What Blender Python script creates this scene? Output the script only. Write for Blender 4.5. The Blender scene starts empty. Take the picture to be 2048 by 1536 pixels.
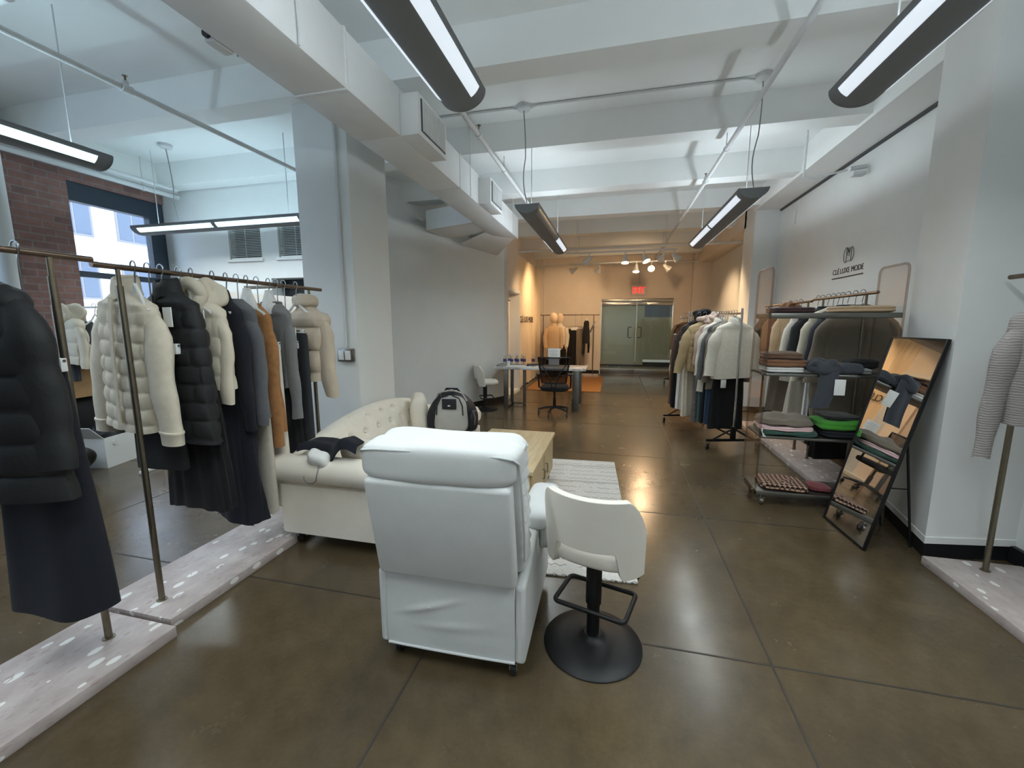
import bpy, bmesh, math, random
from mathutils import Vector, Matrix, Euler, noise
PI = math.pi
random.seed(7)
scene = bpy.context.scene
COL = scene.collection

def lin(c):
    c = c / 255.0
    return c / 12.92 if c <= 0.04045 else ((c + 0.055) / 1.055) ** 2.4
def rgb(*c):
    return (lin(c[0]), lin(c[1]), lin(c[2]), 1.0)

# ------------------------------------------------------------------ materials
MATS = {}
def new_mat(name):
    m = bpy.data.materials.new(name)
    m.use_nodes = True
    nt = m.node_tree
    b = nt.nodes['Principled BSDF']
    MATS[name] = m
    return m, nt, b
def coords(nt, scale=(1, 1, 1), rot=(0, 0, 0), kind='Object'):
    tc = nt.nodes.new('ShaderNodeTexCoord')
    mp = nt.nodes.new('ShaderNodeMapping')
    mp.inputs['Scale'].default_value = scale
    mp.inputs['Rotation'].default_value = rot
    nt.links.new(tc.outputs[kind], mp.inputs['Vector'])
    return mp.outputs['Vector']
def tex_noise(nt, vec, scale, detail=4, rough=0.55):
    n = nt.nodes.new('ShaderNodeTexNoise')
    n.inputs['Scale'].default_value = scale
    n.inputs['Detail'].default_value = detail
    n.inputs['Roughness'].default_value = rough
    nt.links.new(vec, n.inputs['Vector'])
    return n
def ramp(nt, fac, stops):
    r = nt.nodes.new('ShaderNodeValToRGB')
    e = r.color_ramp.elements
    while len(e) < len(stops):
        e.new(0.5)
    for i, (p, c) in enumerate(stops):
        e[i].position = p
        e[i].color = c
    nt.links.new(fac, r.inputs['Fac'])
    return r.outputs['Color']
def add_bump(nt, b, h, strength=0.3, dist=0.01):
    bp = nt.nodes.new('ShaderNodeBump')
    bp.inputs['Strength'].default_value = strength
    bp.inputs['Distance'].default_value = dist
    nt.links.new(h, bp.inputs['Height'])
    nt.links.new(bp.outputs['Normal'], b.inputs['Normal'])
def mix_col(nt, fac, a, b2, blend='MIX'):
    m = nt.nodes.new('ShaderNodeMix')
    m.data_type = 'RGBA'
    m.blend_type = blend
    for sock, val in ((m.inputs[0], fac), (m.inputs[6], a), (m.inputs[7], b2)):
        if hasattr(val, 'links') or isinstance(val, bpy.types.NodeSocket):
            nt.links.new(val, sock)
        else:
            sock.default_value = val
    return m.outputs[2]
def mat(name, c, rough=0.6, metal=0.0, var=0.0, vscale=8, bump=0.0, bscale=60, vec=(1, 1, 1), coat=0.0, sheen=0.0):
    m, nt, b = new_mat(name)
    col = rgb(*c)
    b.inputs['Roughness'].default_value = rough
    b.inputs['Metallic'].default_value = metal
    if coat:
        b.inputs['Coat Weight'].default_value = coat
        b.inputs['Coat Roughness'].default_value = 0.08
    if sheen:
        b.inputs['Sheen Weight'].default_value = sheen
    v = coords(nt, vec)
    n = tex_noise(nt, v, vscale)
    lo = tuple(x * (1 - var) for x in col[:3]) + (1,)
    hi = tuple(min(1, x * (1 + var)) for x in col[:3]) + (1,)
    nt.links.new(ramp(nt, n.outputs['Fac'], [(0.3, lo), (0.7, hi)]), b.inputs['Base Color'])
    if bump:
        n2 = tex_noise(nt, v, bscale, 3)
        add_bump(nt, b, n2.outputs['Fac'], bump, 0.004)
    return m
def cloth(name, c, bump=0.35, bscale=220, var=0.06, sheen=0.15, rough=0.9):
    return mat(name, c, rough, 0, var, 30, bump, bscale, sheen=sheen)
def emit_mat(name, c, strength):
    m, nt, b = new_mat(name)
    b.inputs['Base Color'].default_value = rgb(*c)
    b.inputs['Emission Color'].default_value = rgb(*c)
    b.inputs['Emission Strength'].default_value = strength
    return m

# ------------------------------------------------------------------ mesh builder
class MB:
    def __init__(s):
        s.v = []; s.f = []
    def add(s, v, f):
        o = len(s.v)
        s.v.extend([tuple(p) for p in v]); s.f.extend([tuple(i + o for i in q) for q in f])
        return s
    def box(s, lo, hi, bevel=0.0, seg=2, rot=None, about=None):
        bm = bmesh.new()
        bmesh.ops.create_cube(bm, size=1.0)
        c = Vector([(a + b) / 2 for a, b in zip(lo, hi)]); d = [abs(b - a) for a, b in zip(lo, hi)]
        for v in bm.verts:
            v.co = Vector((v.co.x * d[0], v.co.y * d[1], v.co.z * d[2]))
        if bevel > 0:
            bmesh.ops.bevel(bm, geom=list(bm.edges), offset=min(bevel, min(d) * 0.48), segments=seg, profile=0.5, affect='EDGES')
        R = Euler(rot).to_matrix() if rot else Matrix.Identity(3)
        ab = Vector(about) if about else c
        pts = [ab + R @ (v.co + c - ab) for v in bm.verts]
        bm.verts.index_update()
        fs = [[v.index for v in f.verts] for f in bm.faces]
        bm.free()
        return s.add(pts, fs)
    def loft(s, rings, caps=True, closed=True):
        n = len(rings[0]); v = []; f = []
        for r in rings: v.extend(r)
        m = n if closed else n - 1
        for i in range(len(rings) - 1):
            for j in range(m):
                a = i * n + j; b = i * n + (j + 1) % n
                f.append((a, b, b + n, a + n))
        if caps and closed:
            f.append(tuple(range(n - 1, -1, -1)))
            f.append(tuple(range((len(rings) - 1) * n, len(rings) * n)))
        return s.add(v, f)
    def tube(s, path, r, n=8, closed=False, caps=True, flat=1.0):
        P = [Vector(p) for p in path]; rings = []
        k = len(P)
        rr = r if isinstance(r, (list, tuple)) else [r] * k
        t0 = (P[1] - P[0]).normalized()
        up = Vector((0, 0, 1)) if abs(t0.z) < 0.9 else Vector((0, 1, 0))
        nx = t0.cross(up).normalized()
        for i in range(k):
            if closed: t = P[(i + 1) % k] - P[(i - 1) % k]
            else: t = P[min(i + 1, k - 1)] - P[max(i - 1, 0)]
            t.normalize()
            nx = (nx - t * nx.dot(t))
            if nx.length < 1e-5: nx = t.orthogonal()
            nx.normalize(); ny = t.cross(nx)
            rings.append([P[i] + nx * (rr[i] * math.cos(2 * PI * j / n)) + ny * (rr[i] * flat * math.sin(2 * PI * j / n)) for j in range(n)])
        if closed: rings.append(rings[0])
        return s.loft(rings, caps and not closed)
    def cyl(s, a, b, r, n=16, r2=None):
        return s.tube([a, b], [r, r if r2 is None else r2], n)
    def lathe(s, prof, c=(0, 0, 0), n=32, rot=None):
        rings = []
        R = Euler(rot).to_matrix() if rot else Matrix.Identity(3)
        C = Vector(c)
        for r, z in prof:
            rings.append([C + R @ Vector((r * math.cos(2 * PI * j / n), r * math.sin(2 * PI * j / n), z)) for j in range(n)])
        return s.loft(rings, True)
    def soft(s, c, d, p=4.0, n=12, amp=0.0, freq=3.0, seed=0.0, rot=None, fn=None):
        """rounded pillow-like block; d = full size"""
        bm = bmesh.new()
        bmesh.ops.create_cube(bm, size=2.0)
        bmesh.ops.subdivide_edges(bm, edges=list(bm.edges), cuts=n - 1, use_grid_fill=True)
        R = Euler(rot).to_matrix() if rot else Matrix.Identity(3)
        C = Vector(c); pts = []
        for v in bm.verts:
            q = v.co
            L = (abs(q.x) ** p + abs(q.y) ** p + abs(q.z) ** p) ** (1 / p)
            q = q / L
            w = Vector((q.x * d[0] / 2, q.y * d[1] / 2, q.z * d[2] / 2))
            if amp:
                nz = noise.noise(Vector((w.x * freq + seed, w.y * freq, w.z * freq)))
                w += Vector(q).normalized() * nz * amp
            if fn: w = fn(w, q)
            pts.append(C + R @ w)
        bm.verts.index_update()
        fs = [[v.index for v in f.verts] for f in bm.faces]
        bm.free()
        return s.add(pts, fs)
    def prism(s, poly, z0, z1, axis='z'):
        """extrude a 2D polygon; axis = extrusion axis"""
        def P(a, b, h):
            return (a, b, h) if axis == 'z' else ((h, a, b) if axis == 'x' else (a, h, b))
        n = len(poly)
        v = [P(a, b, z0) for a, b in poly] + [P(a, b, z1) for a, b in poly]
        f = [tuple(range(n - 1, -1, -1)), tuple(range(n, 2 * n))]
        for i in range(n):
            j = (i + 1) % n
            f.append((i, j, j + n, i + n))
        return s.add(v, f)
    def grid(s, fn, nu, nv, thick=0.0):
        """surface fn(u,v)->point, u,v in 0..1; closed slab when thick"""
        top = [[Vector(fn(i / nu, j / nv)) for j in range(nv + 1)] for i in range(nu + 1)]
        v = [p for r in top for p in r]; f = []
        W = nv + 1
        for i in range(nu):
            for j in range(nv):
                f.append((i * W + j, (i + 1) * W + j, (i + 1) * W + j + 1, i * W + j + 1))
        if thick:
            o = len(v)
            for i in range(nu + 1):
                for j in range(W):
                    du = top[min(i + 1, nu)][j] - top[max(i - 1, 0)][j]
                    dv = top[i][min(j + 1, nv)] - top[i][max(j - 1, 0)]
                    nrm = du.cross(dv)
                    if nrm.length > 1e-9: nrm.normalize()
                    v.append(top[i][j] - nrm * thick)
            for i in range(nu):
                for j in range(nv):
                    f.append((o + i * W + j, o + i * W + j + 1, o + (i + 1) * W + j + 1, o + (i + 1) * W + j))
            for i in range(nu):
                f.append((i * W, o + i * W, o + (i + 1) * W, (i + 1) * W))
                f.append((i * W + nv, (i + 1) * W + nv, o + (i + 1) * W + nv, o + i * W + nv))
            for j in range(nv):
                f.append((j, j + 1, o + j + 1, o + j))
                f.append((nu * W + j, o + nu * W + j, o + nu * W + j + 1, nu * W + j + 1))
        return s.add(v, f)
    def xf(s, M):
        s.v = [tuple(M @ Vector(p)) for p in s.v]
        return s
    def build(s, name, m, parent=None, smooth=40, loc=None):
        me = bpy.data.meshes.new(name)
        me.from_pydata(s.v, [], s.f)
        me.validate()
        bm = bmesh.new(); bm.from_mesh(me)
        bmesh.ops.recalc_face_normals(bm, faces=list(bm.faces))
        bm.to_mesh(me); bm.free()
        if smooth:
            me.shade_smooth()
            me.set_sharp_from_angle(angle=math.radians(smooth))
        o = bpy.data.objects.new(name, me)
        COL.objects.link(o)
        if m is not None: me.materials.append(MATS[m] if isinstance(m, str) else m)
        if parent is not None: o.parent = parent
        if loc is not None: o.location = loc
        return o

def tag(o, label, cat, group=None):
    o['label'] = label; o['category'] = cat
    if group: o['group'] = group
    return o
def thing(name, label, cat, loc=(0, 0, 0), rz=0.0, group=None):
    o = bpy.data.objects.new(name, None)
    o.empty_display_size = 0.1
    COL.objects.link(o)
    o.location = loc; o.rotation_euler = (0, 0, rz)
    return tag(o, label, cat, group)
def struct(o):
    o['kind'] = 'structure'
    return o
def dup(root, loc=None, rz=None, label=None, group=None):
    def cp(o, par):
        c = o.copy(); COL.objects.link(c)
        if par is not None: c.parent = par
        for ch in o.children: cp(ch, c)
        return c
    r = cp(root, None)
    if loc is not None: r.location = loc
    if rz is not None: r.rotation_euler = (0, 0, rz)
    if label: r['label'] = label
    if group: r['group'] = group
    return r
def ell(cx, cy, z, a, b, n=40, p=2.0, ph=0.0):
    out = []
    for j in range(n):
        t = 2 * PI * j / n + ph
        c, s_ = math.cos(t), math.sin(t)
        out.append(Vector((cx + a * math.copysign(abs(c) ** (2 / p), c), cy + b * math.copysign(abs(s_) ** (2 / p), s_), z)))
    return out
def text_mesh(name, txt, size, m, parent=None, M=None, extrude=0.002, align='CENTER', bold=0.0):
    cu = bpy.data.curves.new(name, 'FONT')
    cu.body = txt; cu.size = size; cu.extrude = extrude; cu.align_x = align; cu.offset = bold
    ob = bpy.data.objects.new(name + '_tmp', cu)
    COL.objects.link(ob)
    dg = bpy.context.evaluated_depsgraph_get()
    me = bpy.data.meshes.new_from_object(ob.evaluated_get(dg))
    bpy.data.objects.remove(ob)
    bpy.data.curves.remove(cu)
    if M is not None: me.transform(M)
    me.materials.clear(); me.materials.append(MATS[m])
    o = bpy.data.objects.new(name, me)
    COL.objects.link(o)
    if parent is not None: o.parent = parent
    return o
# ------------------------------------------------------------------ material library
mat('white_paint', (226, 228, 226), 0.75, var=0.02, vscale=3, bump=0.05, bscale=140)
mat('ceiling_paint', (238, 240, 238), 0.8, var=0.02, vscale=2, bump=0.06, bscale=60)
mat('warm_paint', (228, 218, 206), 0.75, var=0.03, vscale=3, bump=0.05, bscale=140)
mat('black_base', (22, 23, 27), 0.5)
mat('dark_frame', (46, 58, 72), 0.5)
mat('duct_paint', (228, 229, 228), 0.55, var=0.03, vscale=4)
mat('pipe_paint', (212, 214, 214), 0.5)
mat('grille_dark', (70, 72, 74), 0.6)
mat('steel', (150, 150, 148), 0.28, 1.0, var=0.06, vscale=20)
mat('brushed_steel', (128, 127, 122), 0.38, 1.0, var=0.08, vscale=12, vec=(1, 1, 12))
mat('chrome', (200, 202, 205), 0.12, 1.0)
mat('bronze', (124, 108, 94), 0.38, 1.0, var=0.1, vscale=20)
mat('brass_dull', (130, 122, 106), 0.4, 1.0, var=0.08, vscale=30)
mat('black_metal', (24, 25, 27), 0.45, 0.3, bump=0.1, bscale=400)
mat('black_plastic', (20, 21, 23), 0.4)
mat('dark_wood', (38, 26, 20), 0.35)
mat('lamp_housing', (132, 135, 138), 0.75)
mat('lens_off', (150, 152, 154), 0.4)
mat('cable_white', (205, 207, 208), 0.5)
mat('white_plastic', (226, 228, 226), 0.4)
mat('white_card', (232, 233, 230), 0.7)
mat('cardboard', (166, 132, 92), 0.85, var=0.1, vscale=10)
mat('sofa_fabric', (236, 228, 213), 0.8, var=0.03, bump=0.15, bscale=300, sheen=0.1)
mat('recliner_fabric', (208, 210, 209), 0.85, var=0.03, bump=0.3, bscale=420, sheen=0.1)
mat('stool_fabric', (222, 217, 207), 0.8, var=0.02, bump=0.15, bscale=300)
mat('piping', (196, 200, 200), 0.8)
cloth('black_cloth', (18, 19, 21), sheen=0.03); cloth('navy_cloth', (17, 20, 31), sheen=0.03); cloth('charcoal_cloth', (44, 46, 50), sheen=0.05)
mat('puffer_black', (24, 26, 29), 0.7, var=0.06, bump=0.5, bscale=45)
mat('puffer_navy', (30, 36, 46), 0.5, var=0.05, bump=0.2, bscale=60)
cloth('cream_cloth', (214, 204, 184)); cloth('ivory_cloth', (224, 217, 203)); cloth('stone_cloth', (190, 182, 168))
mat('puffer_cream', (212, 202, 182), 0.85, var=0.05, bump=0.4, bscale=50)
mat('puffer_beige', (200, 184, 162), 0.75, var=0.1, bump=0.5, bscale=70, sheen=0.3)
mat('puffer_tan', (172, 150, 112), 0.7, var=0.06, bump=0.35, bscale=60)
cloth('fur_pink', (196, 172, 158), 0.9, 160, 0.15)
cloth('grey_cloth', (120, 121, 121)); cloth('mid_grey_cloth', (92, 93, 96)); cloth('taupe_cloth', (122, 112, 98))
cloth('brown_cloth', (112, 84, 66)); cloth('camel_cloth', (160, 112, 66), 0.6, 90, 0.15); cloth('dark_brown_cloth', (54, 42, 36))
cloth('teal_cloth', (62, 92, 96)); cloth('blue_cloth', (40, 62, 88)); cloth('grey_fur', (104, 102, 100), 1.0, 60, 0.3)
cloth('burgundy_cloth', (70, 44, 44)); cloth('sand_cloth', (196, 168, 134)); cloth('green_cloth', (62, 140, 40)); cloth('rust_cloth', (132, 92, 66))
cloth('deep_green_cloth', (52, 84, 74)); cloth('pink_cloth', (222, 190, 190)); cloth('red_cloth', (122, 56, 58)); cloth('off_black_cloth', (40, 38, 38))
cloth('white_cloth', (226, 226, 222)); cloth('slate_cloth', (62, 66, 74))
mat('pack_navy', (20, 22, 32), 0.6, bump=0.3, bscale=200); mat('pack_grey', (176, 174, 168), 0.8, var=0.06, bump=0.3, bscale=250)
mat('mannequin_skin', (226, 204, 176), 0.55)
mat('bottle_clear', (222, 228, 232), 0.12); mat('bottle_label', (52, 60, 120), 0.5); mat('bottle_lime', (190, 196, 80), 0.4)
mat('paper', (224, 224, 220), 0.8); mat('print_grey', (120, 122, 126), 0.8); mat('magazine_dark', (70, 66, 66), 0.5)
mat('ink_black', (24, 24, 26), 0.6)
mat('exit_white', (236, 226, 220), 0.5)
emit_mat('exit_red', (255, 26, 36), 1.5)
emit_mat('tube_light', (234, 247, 255), 40.0)
emit_mat('tube_bay', (206, 240, 255), 34.0)
emit_mat('lens_light', (226, 236, 246), 0.8)
emit_mat('lens_bay', (216, 244, 250), 1.5)
emit_mat('spot_lens', (255, 226, 176), 7.0)
m, nt, b = new_mat('mirror')
b.inputs['Base Color'].default_value = (0.86, 0.86, 0.85, 1); b.inputs['Metallic'].default_value = 1; b.inputs['Roughness'].default_value = 0.015

def arch_glass(name, tint, refl=1.0, rough=0.02):
    m = bpy.data.materials.new(name); m.use_nodes = True; MATS[name] = m
    nt = m.node_tree; nt.nodes.clear()
    out = nt.nodes.new('ShaderNodeOutputMaterial')
    tr = nt.nodes.new('ShaderNodeBsdfTransparent'); tr.inputs['Color'].default_value = tint
    gl = nt.nodes.new('ShaderNodeBsdfGlossy'); gl.inputs['Roughness'].default_value = rough
    gl.inputs['Color'].default_value = (refl, refl, refl, 1)
    lw = nt.nodes.new('ShaderNodeLayerWeight'); lw.inputs['Blend'].default_value = 0.5
    pw = nt.nodes.new('ShaderNodeMath'); pw.operation = 'POWER'; pw.inputs[1].default_value = 4.0; nt.links.new(lw.outputs['Facing'], pw.inputs[0])
    fr = nt.nodes.new('ShaderNodeMath'); fr.operation = 'MULTIPLY_ADD'; fr.inputs[1].default_value = 0.4; fr.inputs[2].default_value = 0.04; nt.links.new(pw.outputs[0], fr.inputs[0])
    mx = nt.nodes.new('ShaderNodeMixShader')
    nt.links.new(fr.outputs[0], mx.inputs[0]); nt.links.new(tr.outputs[0], mx.inputs[1]); nt.links.new(gl.outputs[0], mx.inputs[2])
    nt.links.new(mx.outputs[0], out.inputs['Surface'])
    return m
arch_glass('clear_glass', (0.93, 0.95, 0.95, 1))
arch_glass('acrylic', (0.95, 0.94, 0.93, 1))
arch_glass('acrylic_edge', (0.82, 0.76, 0.72, 1), 0.7, 0.2)
arch_glass('plastic_clear', (0.86, 0.88, 0.9, 1))
arch_glass('mesh_fabric', (0.5, 0.5, 0.51, 1), 0.2, 0.5)
# frosted film on the glass door
m = bpy.data.materials.new('frosted_film'); m.use_nodes = True; MATS['frosted_film'] = m
nt = m.node_tree; nt.nodes.clear()
out = nt.nodes.new('ShaderNodeOutputMaterial')
di = nt.nodes.new('ShaderNodeBsdfDiffuse'); di.inputs['Color'].default_value = rgb(166, 168, 150)
tl = nt.nodes.new('ShaderNodeBsdfTranslucent'); tl.inputs['Color'].default_value = rgb(190, 196, 186)
gl = nt.nodes.new('ShaderNodeBsdfGlossy'); gl.inputs['Roughness'].default_value = 0.08
m1 = nt.nodes.new('ShaderNodeMixShader'); m1.inputs[0].default_value = 0.5
m2 = nt.nodes.new('ShaderNodeMixShader'); m2.inputs[0].default_value = 0.08
nt.links.new(di.outputs[0], m1.inputs[1]); nt.links.new(tl.outputs[0], m1.inputs[2])
nt.links.new(m1.outputs[0], m2.inputs[1]); nt.links.new(gl.outputs[0], m2.inputs[2]); nt.links.new(m2.outputs[0], out.inputs['Surface'])

# polished stained concrete
m, nt, b = new_mat('concrete_floor')
v = coords(nt)
n1 = tex_noise(nt, v, 1.1, 6, 0.62); n2 = tex_noise(nt, v, 9.0, 7, 0.7); n3 = tex_noise(nt, v, 60, 4, 0.6)
c1 = ramp(nt, n1.outputs['Fac'], [(0.2, rgb(54, 46, 37)), (0.42, rgb(76, 64, 46)), (0.58, rgb(92, 78, 56)), (0.8, rgb(108, 98, 82))])
c2 = ramp(nt, n2.outputs['Fac'], [(0.2, rgb(58, 50, 40)), (0.8, rgb(112, 98, 76))])
c3 = ramp(nt, n3.outputs['Fac'], [(0.3, (0.85, 0.85, 0.85, 1)), (0.75, (1.08, 1.07, 1.05, 1))])
cm = mix_col(nt, 0.3, c1, c2)
cm = mix_col(nt, 0.6, cm, c3, 'MULTIPLY')
nt.links.new(cm, b.inputs['Base Color'])
n4 = tex_noise(nt, v, 3.0, 6, 0.65)
rr = ramp(nt, n4.outputs['Fac'], [(0.2, (0.17, 0.17, 0.17, 1)), (0.8, (0.31, 0.31, 0.31, 1))])
nt.links.new(rr, b.inputs['Roughness'])
b.inputs['Specular IOR Level'].default_value = 0.5
mat('floor_joint', (52, 46, 38), 0.6)

# terrazzo
m, nt, b = new_mat('terrazzo')
v = coords(nt, (1.0, 0.55, 1.0), (0, 0, 0.5))
vo = nt.nodes.new('ShaderNodeTexVoronoi'); vo.inputs['Scale'].default_value = 22; nt.links.new(v, vo.inputs['Vector'])
vr = nt.nodes.new('ShaderNodeTexVoronoi'); vr.inputs['Scale'].default_value = 70; nt.links.new(v, vr.inputs['Vector'])
nz = tex_noise(nt, v, 14, 5, 0.6)
base = ramp(nt, nz.outputs['Fac'], [(0.3, rgb(168, 154, 150)), (0.7, rgb(194, 184, 180))])
sep = nt.nodes.new('ShaderNodeSeparateColor'); nt.links.new(vo.outputs['Color'], sep.inputs[0])
sel = nt.nodes.new('ShaderNodeMath'); sel.operation = 'GREATER_THAN'; sel.inputs[1].default_value = 0.78; nt.links.new(sep.outputs[0], sel.inputs[0])
near = nt.nodes.new('ShaderNodeMath'); near.operation = 'LESS_THAN'; near.inputs[1].default_value = 0.38; nt.links.new(vo.outputs['Distance'], near.inputs[0])
both = nt.nodes.new('ShaderNodeMath'); both.operation = 'MULTIPLY'; nt.links.new(sel.outputs[0], both.inputs[0]); nt.links.new(near.outputs[0], both.inputs[1])
c = mix_col(nt, both.outputs[0], base, rgb(232, 230, 226))
sep2 = nt.nodes.new('ShaderNodeSeparateColor'); nt.links.new(vr.outputs['Color'], sep2.inputs[0])
sel2 = nt.nodes.new('ShaderNodeMath'); sel2.operation = 'GREATER_THAN'; sel2.inputs[1].default_value = 0.94; nt.links.new(sep2.outputs[1], sel2.inputs[0])
c = mix_col(nt, sel2.outputs[0], c, rgb(170, 154, 150))
nt.links.new(c, b.inputs['Base Color']); b.inputs['Roughness'].default_value = 0.4

# brick
m, nt, b = new_mat('brick')
v = coords(nt, (1, 1, 1), (PI / 2, 0, PI / 2))
v2 = nt.nodes.new('ShaderNodeTexCoord')
sx = nt.nodes.new('ShaderNodeSeparateXYZ'); nt.links.new(v2.outputs['Object'], sx.inputs[0])
cx = nt.nodes.new('ShaderNodeCombineXYZ'); nt.links.new(sx.outputs['Y'], cx.inputs['X']); nt.links.new(sx.outputs['Z'], cx.inputs['Y'])
bt = nt.nodes.new('ShaderNodeTexBrick')
bt.inputs['Scale'].default_value = 1.0; bt.inputs['Brick Width'].default_value = 0.22; bt.inputs['Row Height'].default_value = 0.08
bt.inputs['Mortar Size'].default_value = 0.008; bt.inputs['Mortar Smooth'].default_value = 0.3
bt.inputs['Color1'].default_value = rgb(158, 120, 110); bt.inputs['Color2'].default_value = rgb(134, 104, 98); bt.inputs['Mortar'].default_value = rgb(146, 134, 130)
nt.links.new(cx.outputs[0], bt.inputs['Vector'])
nb = tex_noise(nt, cx.outputs[0], 9, 5)
c = mix_col(nt, 0.45, bt.outputs['Color'], ramp(nt, nb.outputs['Fac'], [(0.3, (0.45, 0.42, 0.42, 1)), (0.7, (1.05, 1, 1, 1))]), 'MULTIPLY')
nt.links.new(c, b.inputs['Base Color']); b.inputs['Roughness'].default_value = 0.85
add_bump(nt, b, bt.outputs['Fac'], -0.5, 0.01)

# pale oak
m, nt, b = new_mat('pale_oak')
v = coords(nt, (14, 1.2, 14))
n = tex_noise(nt, v, 2.2, 8, 0.65)
nt.links.new(ramp(nt, n.outputs['Fac'], [(0.3, rgb(186, 160, 118)), (0.55, rgb(206, 184, 144)), (0.75, rgb(220, 200, 164))]), b.inputs['Base Color'])
b.inputs['Roughness'].default_value = 0.5
# rattan / fluted front
m, nt, b = new_mat('fluted_oak')
v = coords(nt, (1, 60, 1))
w = nt.nodes.new('ShaderNodeTexWave'); w.inputs['Scale'].default_value = 1.0; nt.links.new(v, w.inputs['Vector']); w.bands_direction = 'Y'
nt.links.new(ramp(nt, w.outputs['Fac'], [(0.2, rgb(168, 142, 102)), (0.7, rgb(214, 192, 150))]), b.inputs['Base Color'])
# marble desk
m, nt, b = new_mat('marble')
v = coords(nt)
n = tex_noise(nt, v, 2.5, 8, 0.7)
nt.links.new(ramp(nt, n.outputs['Fac'], [(0.42, rgb(214, 212, 208)), (0.5, rgb(170, 168, 166)), (0.56, rgb(220, 218, 214))]), b.inputs['Base Color'])
b.inputs['Roughness'].default_value = 0.25
# white rug with grey woven rows
m, nt, b = new_mat('berber_rug')
tc = nt.nodes.new('ShaderNodeTexCoord'); sx = nt.nodes.new('ShaderNodeSeparateXYZ'); nt.links.new(tc.outputs['Object'], sx.inputs[0])
def math_n(op, a, bb=None):
    q = nt.nodes.new('ShaderNodeMath'); q.operation = op
    for i, val in enumerate((a, bb)):
        if val is None: continue
        if isinstance(val, (int, float)): q.inputs[i].default_value = val
        else: nt.links.new(val, q.inputs[i])
    return q.outputs[0]
X_, Y_ = sx.outputs['X'], sx.outputs['Y']
zig = math_n('MULTIPLY', math_n('PINGPONG', X_, 0.03), 0.8)
yy = math_n('ADD', Y_, zig)
row = math_n('PINGPONG', yy, 0.055)
line = math_n('LESS_THAN', row, 0.006)
dash = math_n('GREATER_THAN', math_n('PINGPONG', math_n('ADD', X_, math_n('MULTIPLY', Y_, 7.3)), 0.022), 0.008)
patt = math_n('MULTIPLY', line, dash)
nz = tex_noise(nt, tc.outputs['Object'], 9, 3)
keep = math_n('GREATER_THAN', nz.outputs['Fac'], 0.44)
patt = math_n('MULTIPLY', patt, keep)
big = math_n('LESS_THAN', math_n('PINGPONG', Y_, 0.23), 0.018)
bigd = math_n('MULTIPLY', big, math_n('GREATER_THAN', math_n('PINGPONG', math_n('ADD', X_, Y_), 0.012), 0.006))
tot = math_n('MAXIMUM', patt, math_n('MULTIPLY', bigd, 0.8))
nf = tex_noise(nt, tc.outputs['Object'], 120, 3)
basec = ramp(nt, nf.outputs['Fac'], [(0.3, rgb(196, 192, 186)), (0.7, rgb(226, 222, 216))])
nt.links.new(mix_col(nt, tot, basec, rgb(120, 116, 114)), b.inputs['Base Color']); b.inputs['Roughness'].default_value = 0.95
add_bump(nt, b, nf.outputs['Fac'], 0.5, 0.006)
mat('jute', (176, 126, 74), 0.95, var=0.12, vscale=60, bump=0.6, bscale=150)
# houndstooth
m, nt, b = new_mat('houndstooth')
v = coords(nt, (1, 1, 1), (0, 0, 0.78))
ck = nt.nodes.new('ShaderNodeTexChecker'); ck.inputs['Scale'].default_value = 38; nt.links.new(v, ck.inputs['Vector'])
ck.inputs['Color1'].default_value = rgb(28, 24, 24); ck.inputs['Color2'].default_value = rgb(180, 142, 118)
nt.links.new(ck.outputs['Color'], b.inputs['Base Color']); b.inputs['Roughness'].default_value = 0.9
# ribbed grey knit
m, nt, b = new_mat('ribbed_knit')
v = coords(nt)
w = nt.nodes.new('ShaderNodeTexWave'); w.bands_direction = 'Z'; w.inputs['Scale'].default_value = 24; w.inputs['Distortion'].default_value = 4; w.inputs['Detail'].default_value = 3
nt.links.new(v, w.inputs['Vector'])
nt.links.new(ramp(nt, w.outputs['Fac'], [(0.2, rgb(124, 119, 116)), (0.8, rgb(146, 141, 137))]), b.inputs['Base Color'])
add_bump(nt, b, w.outputs['Fac'], 0.25, 0.006); b.inputs['Roughness'].default_value = 0.9
# hanging drape
mat('drape', (232, 214, 186), 0.8, var=0.03, vscale=4)
# facade across the street
m, nt, b = new_mat('facade_stone')
b.inputs['Base Color'].default_value = rgb(222, 216, 214); b.inputs['Roughness'].default_value = 0.9
mat('facade_glass', (84, 90, 104), 0.5)
mat('facade_frame', (120, 116, 118), 0.7)
mat('street', (110, 110, 112), 0.9)
# ------------------------------------------------------------------ the setting
ZC = 3.68            # ceiling
XL, XR = -6.35, 2.58
YB, YF = -5.6, 13.0
def wallbox(name, lo, hi, m, bevel=0.0):
    return struct(MB().box(lo, hi, bevel).build(name, m))
# floor
struct(MB().box((XL - 0.4, YB - 0.2, -0.2), (XR + 0.4, 17.2, 0.0)).build('floor', 'concrete_floor'))
# saw-cut joints lie in the slab: thin dark strips level with the surface
k = 1
for x in (0.75, -0.83, -2.41, -3.99, -5.57):
    struct(MB().box((x - 0.005, YB, -0.01), (x + 0.005, 13.0, 0.0012)).build('trim_%d' % k, 'floor_joint')); k += 1
for y in (-4.08, -2.58, -1.08, 0.42, 1.92, 3.42, 4.92, 6.42, 7.92, 9.42, 10.92):
    struct(MB().box((XL, y - 0.005, -0.01), (XR, y + 0.005, 0.001)).build('trim_%d' % k, 'floor_joint')); k += 1
struct(MB().box((XL - 0.4, YB - 0.2, ZC), (XR + 0.4, 17.2, ZC + 0.2)).build('ceiling', 'ceiling_paint'))
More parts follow.
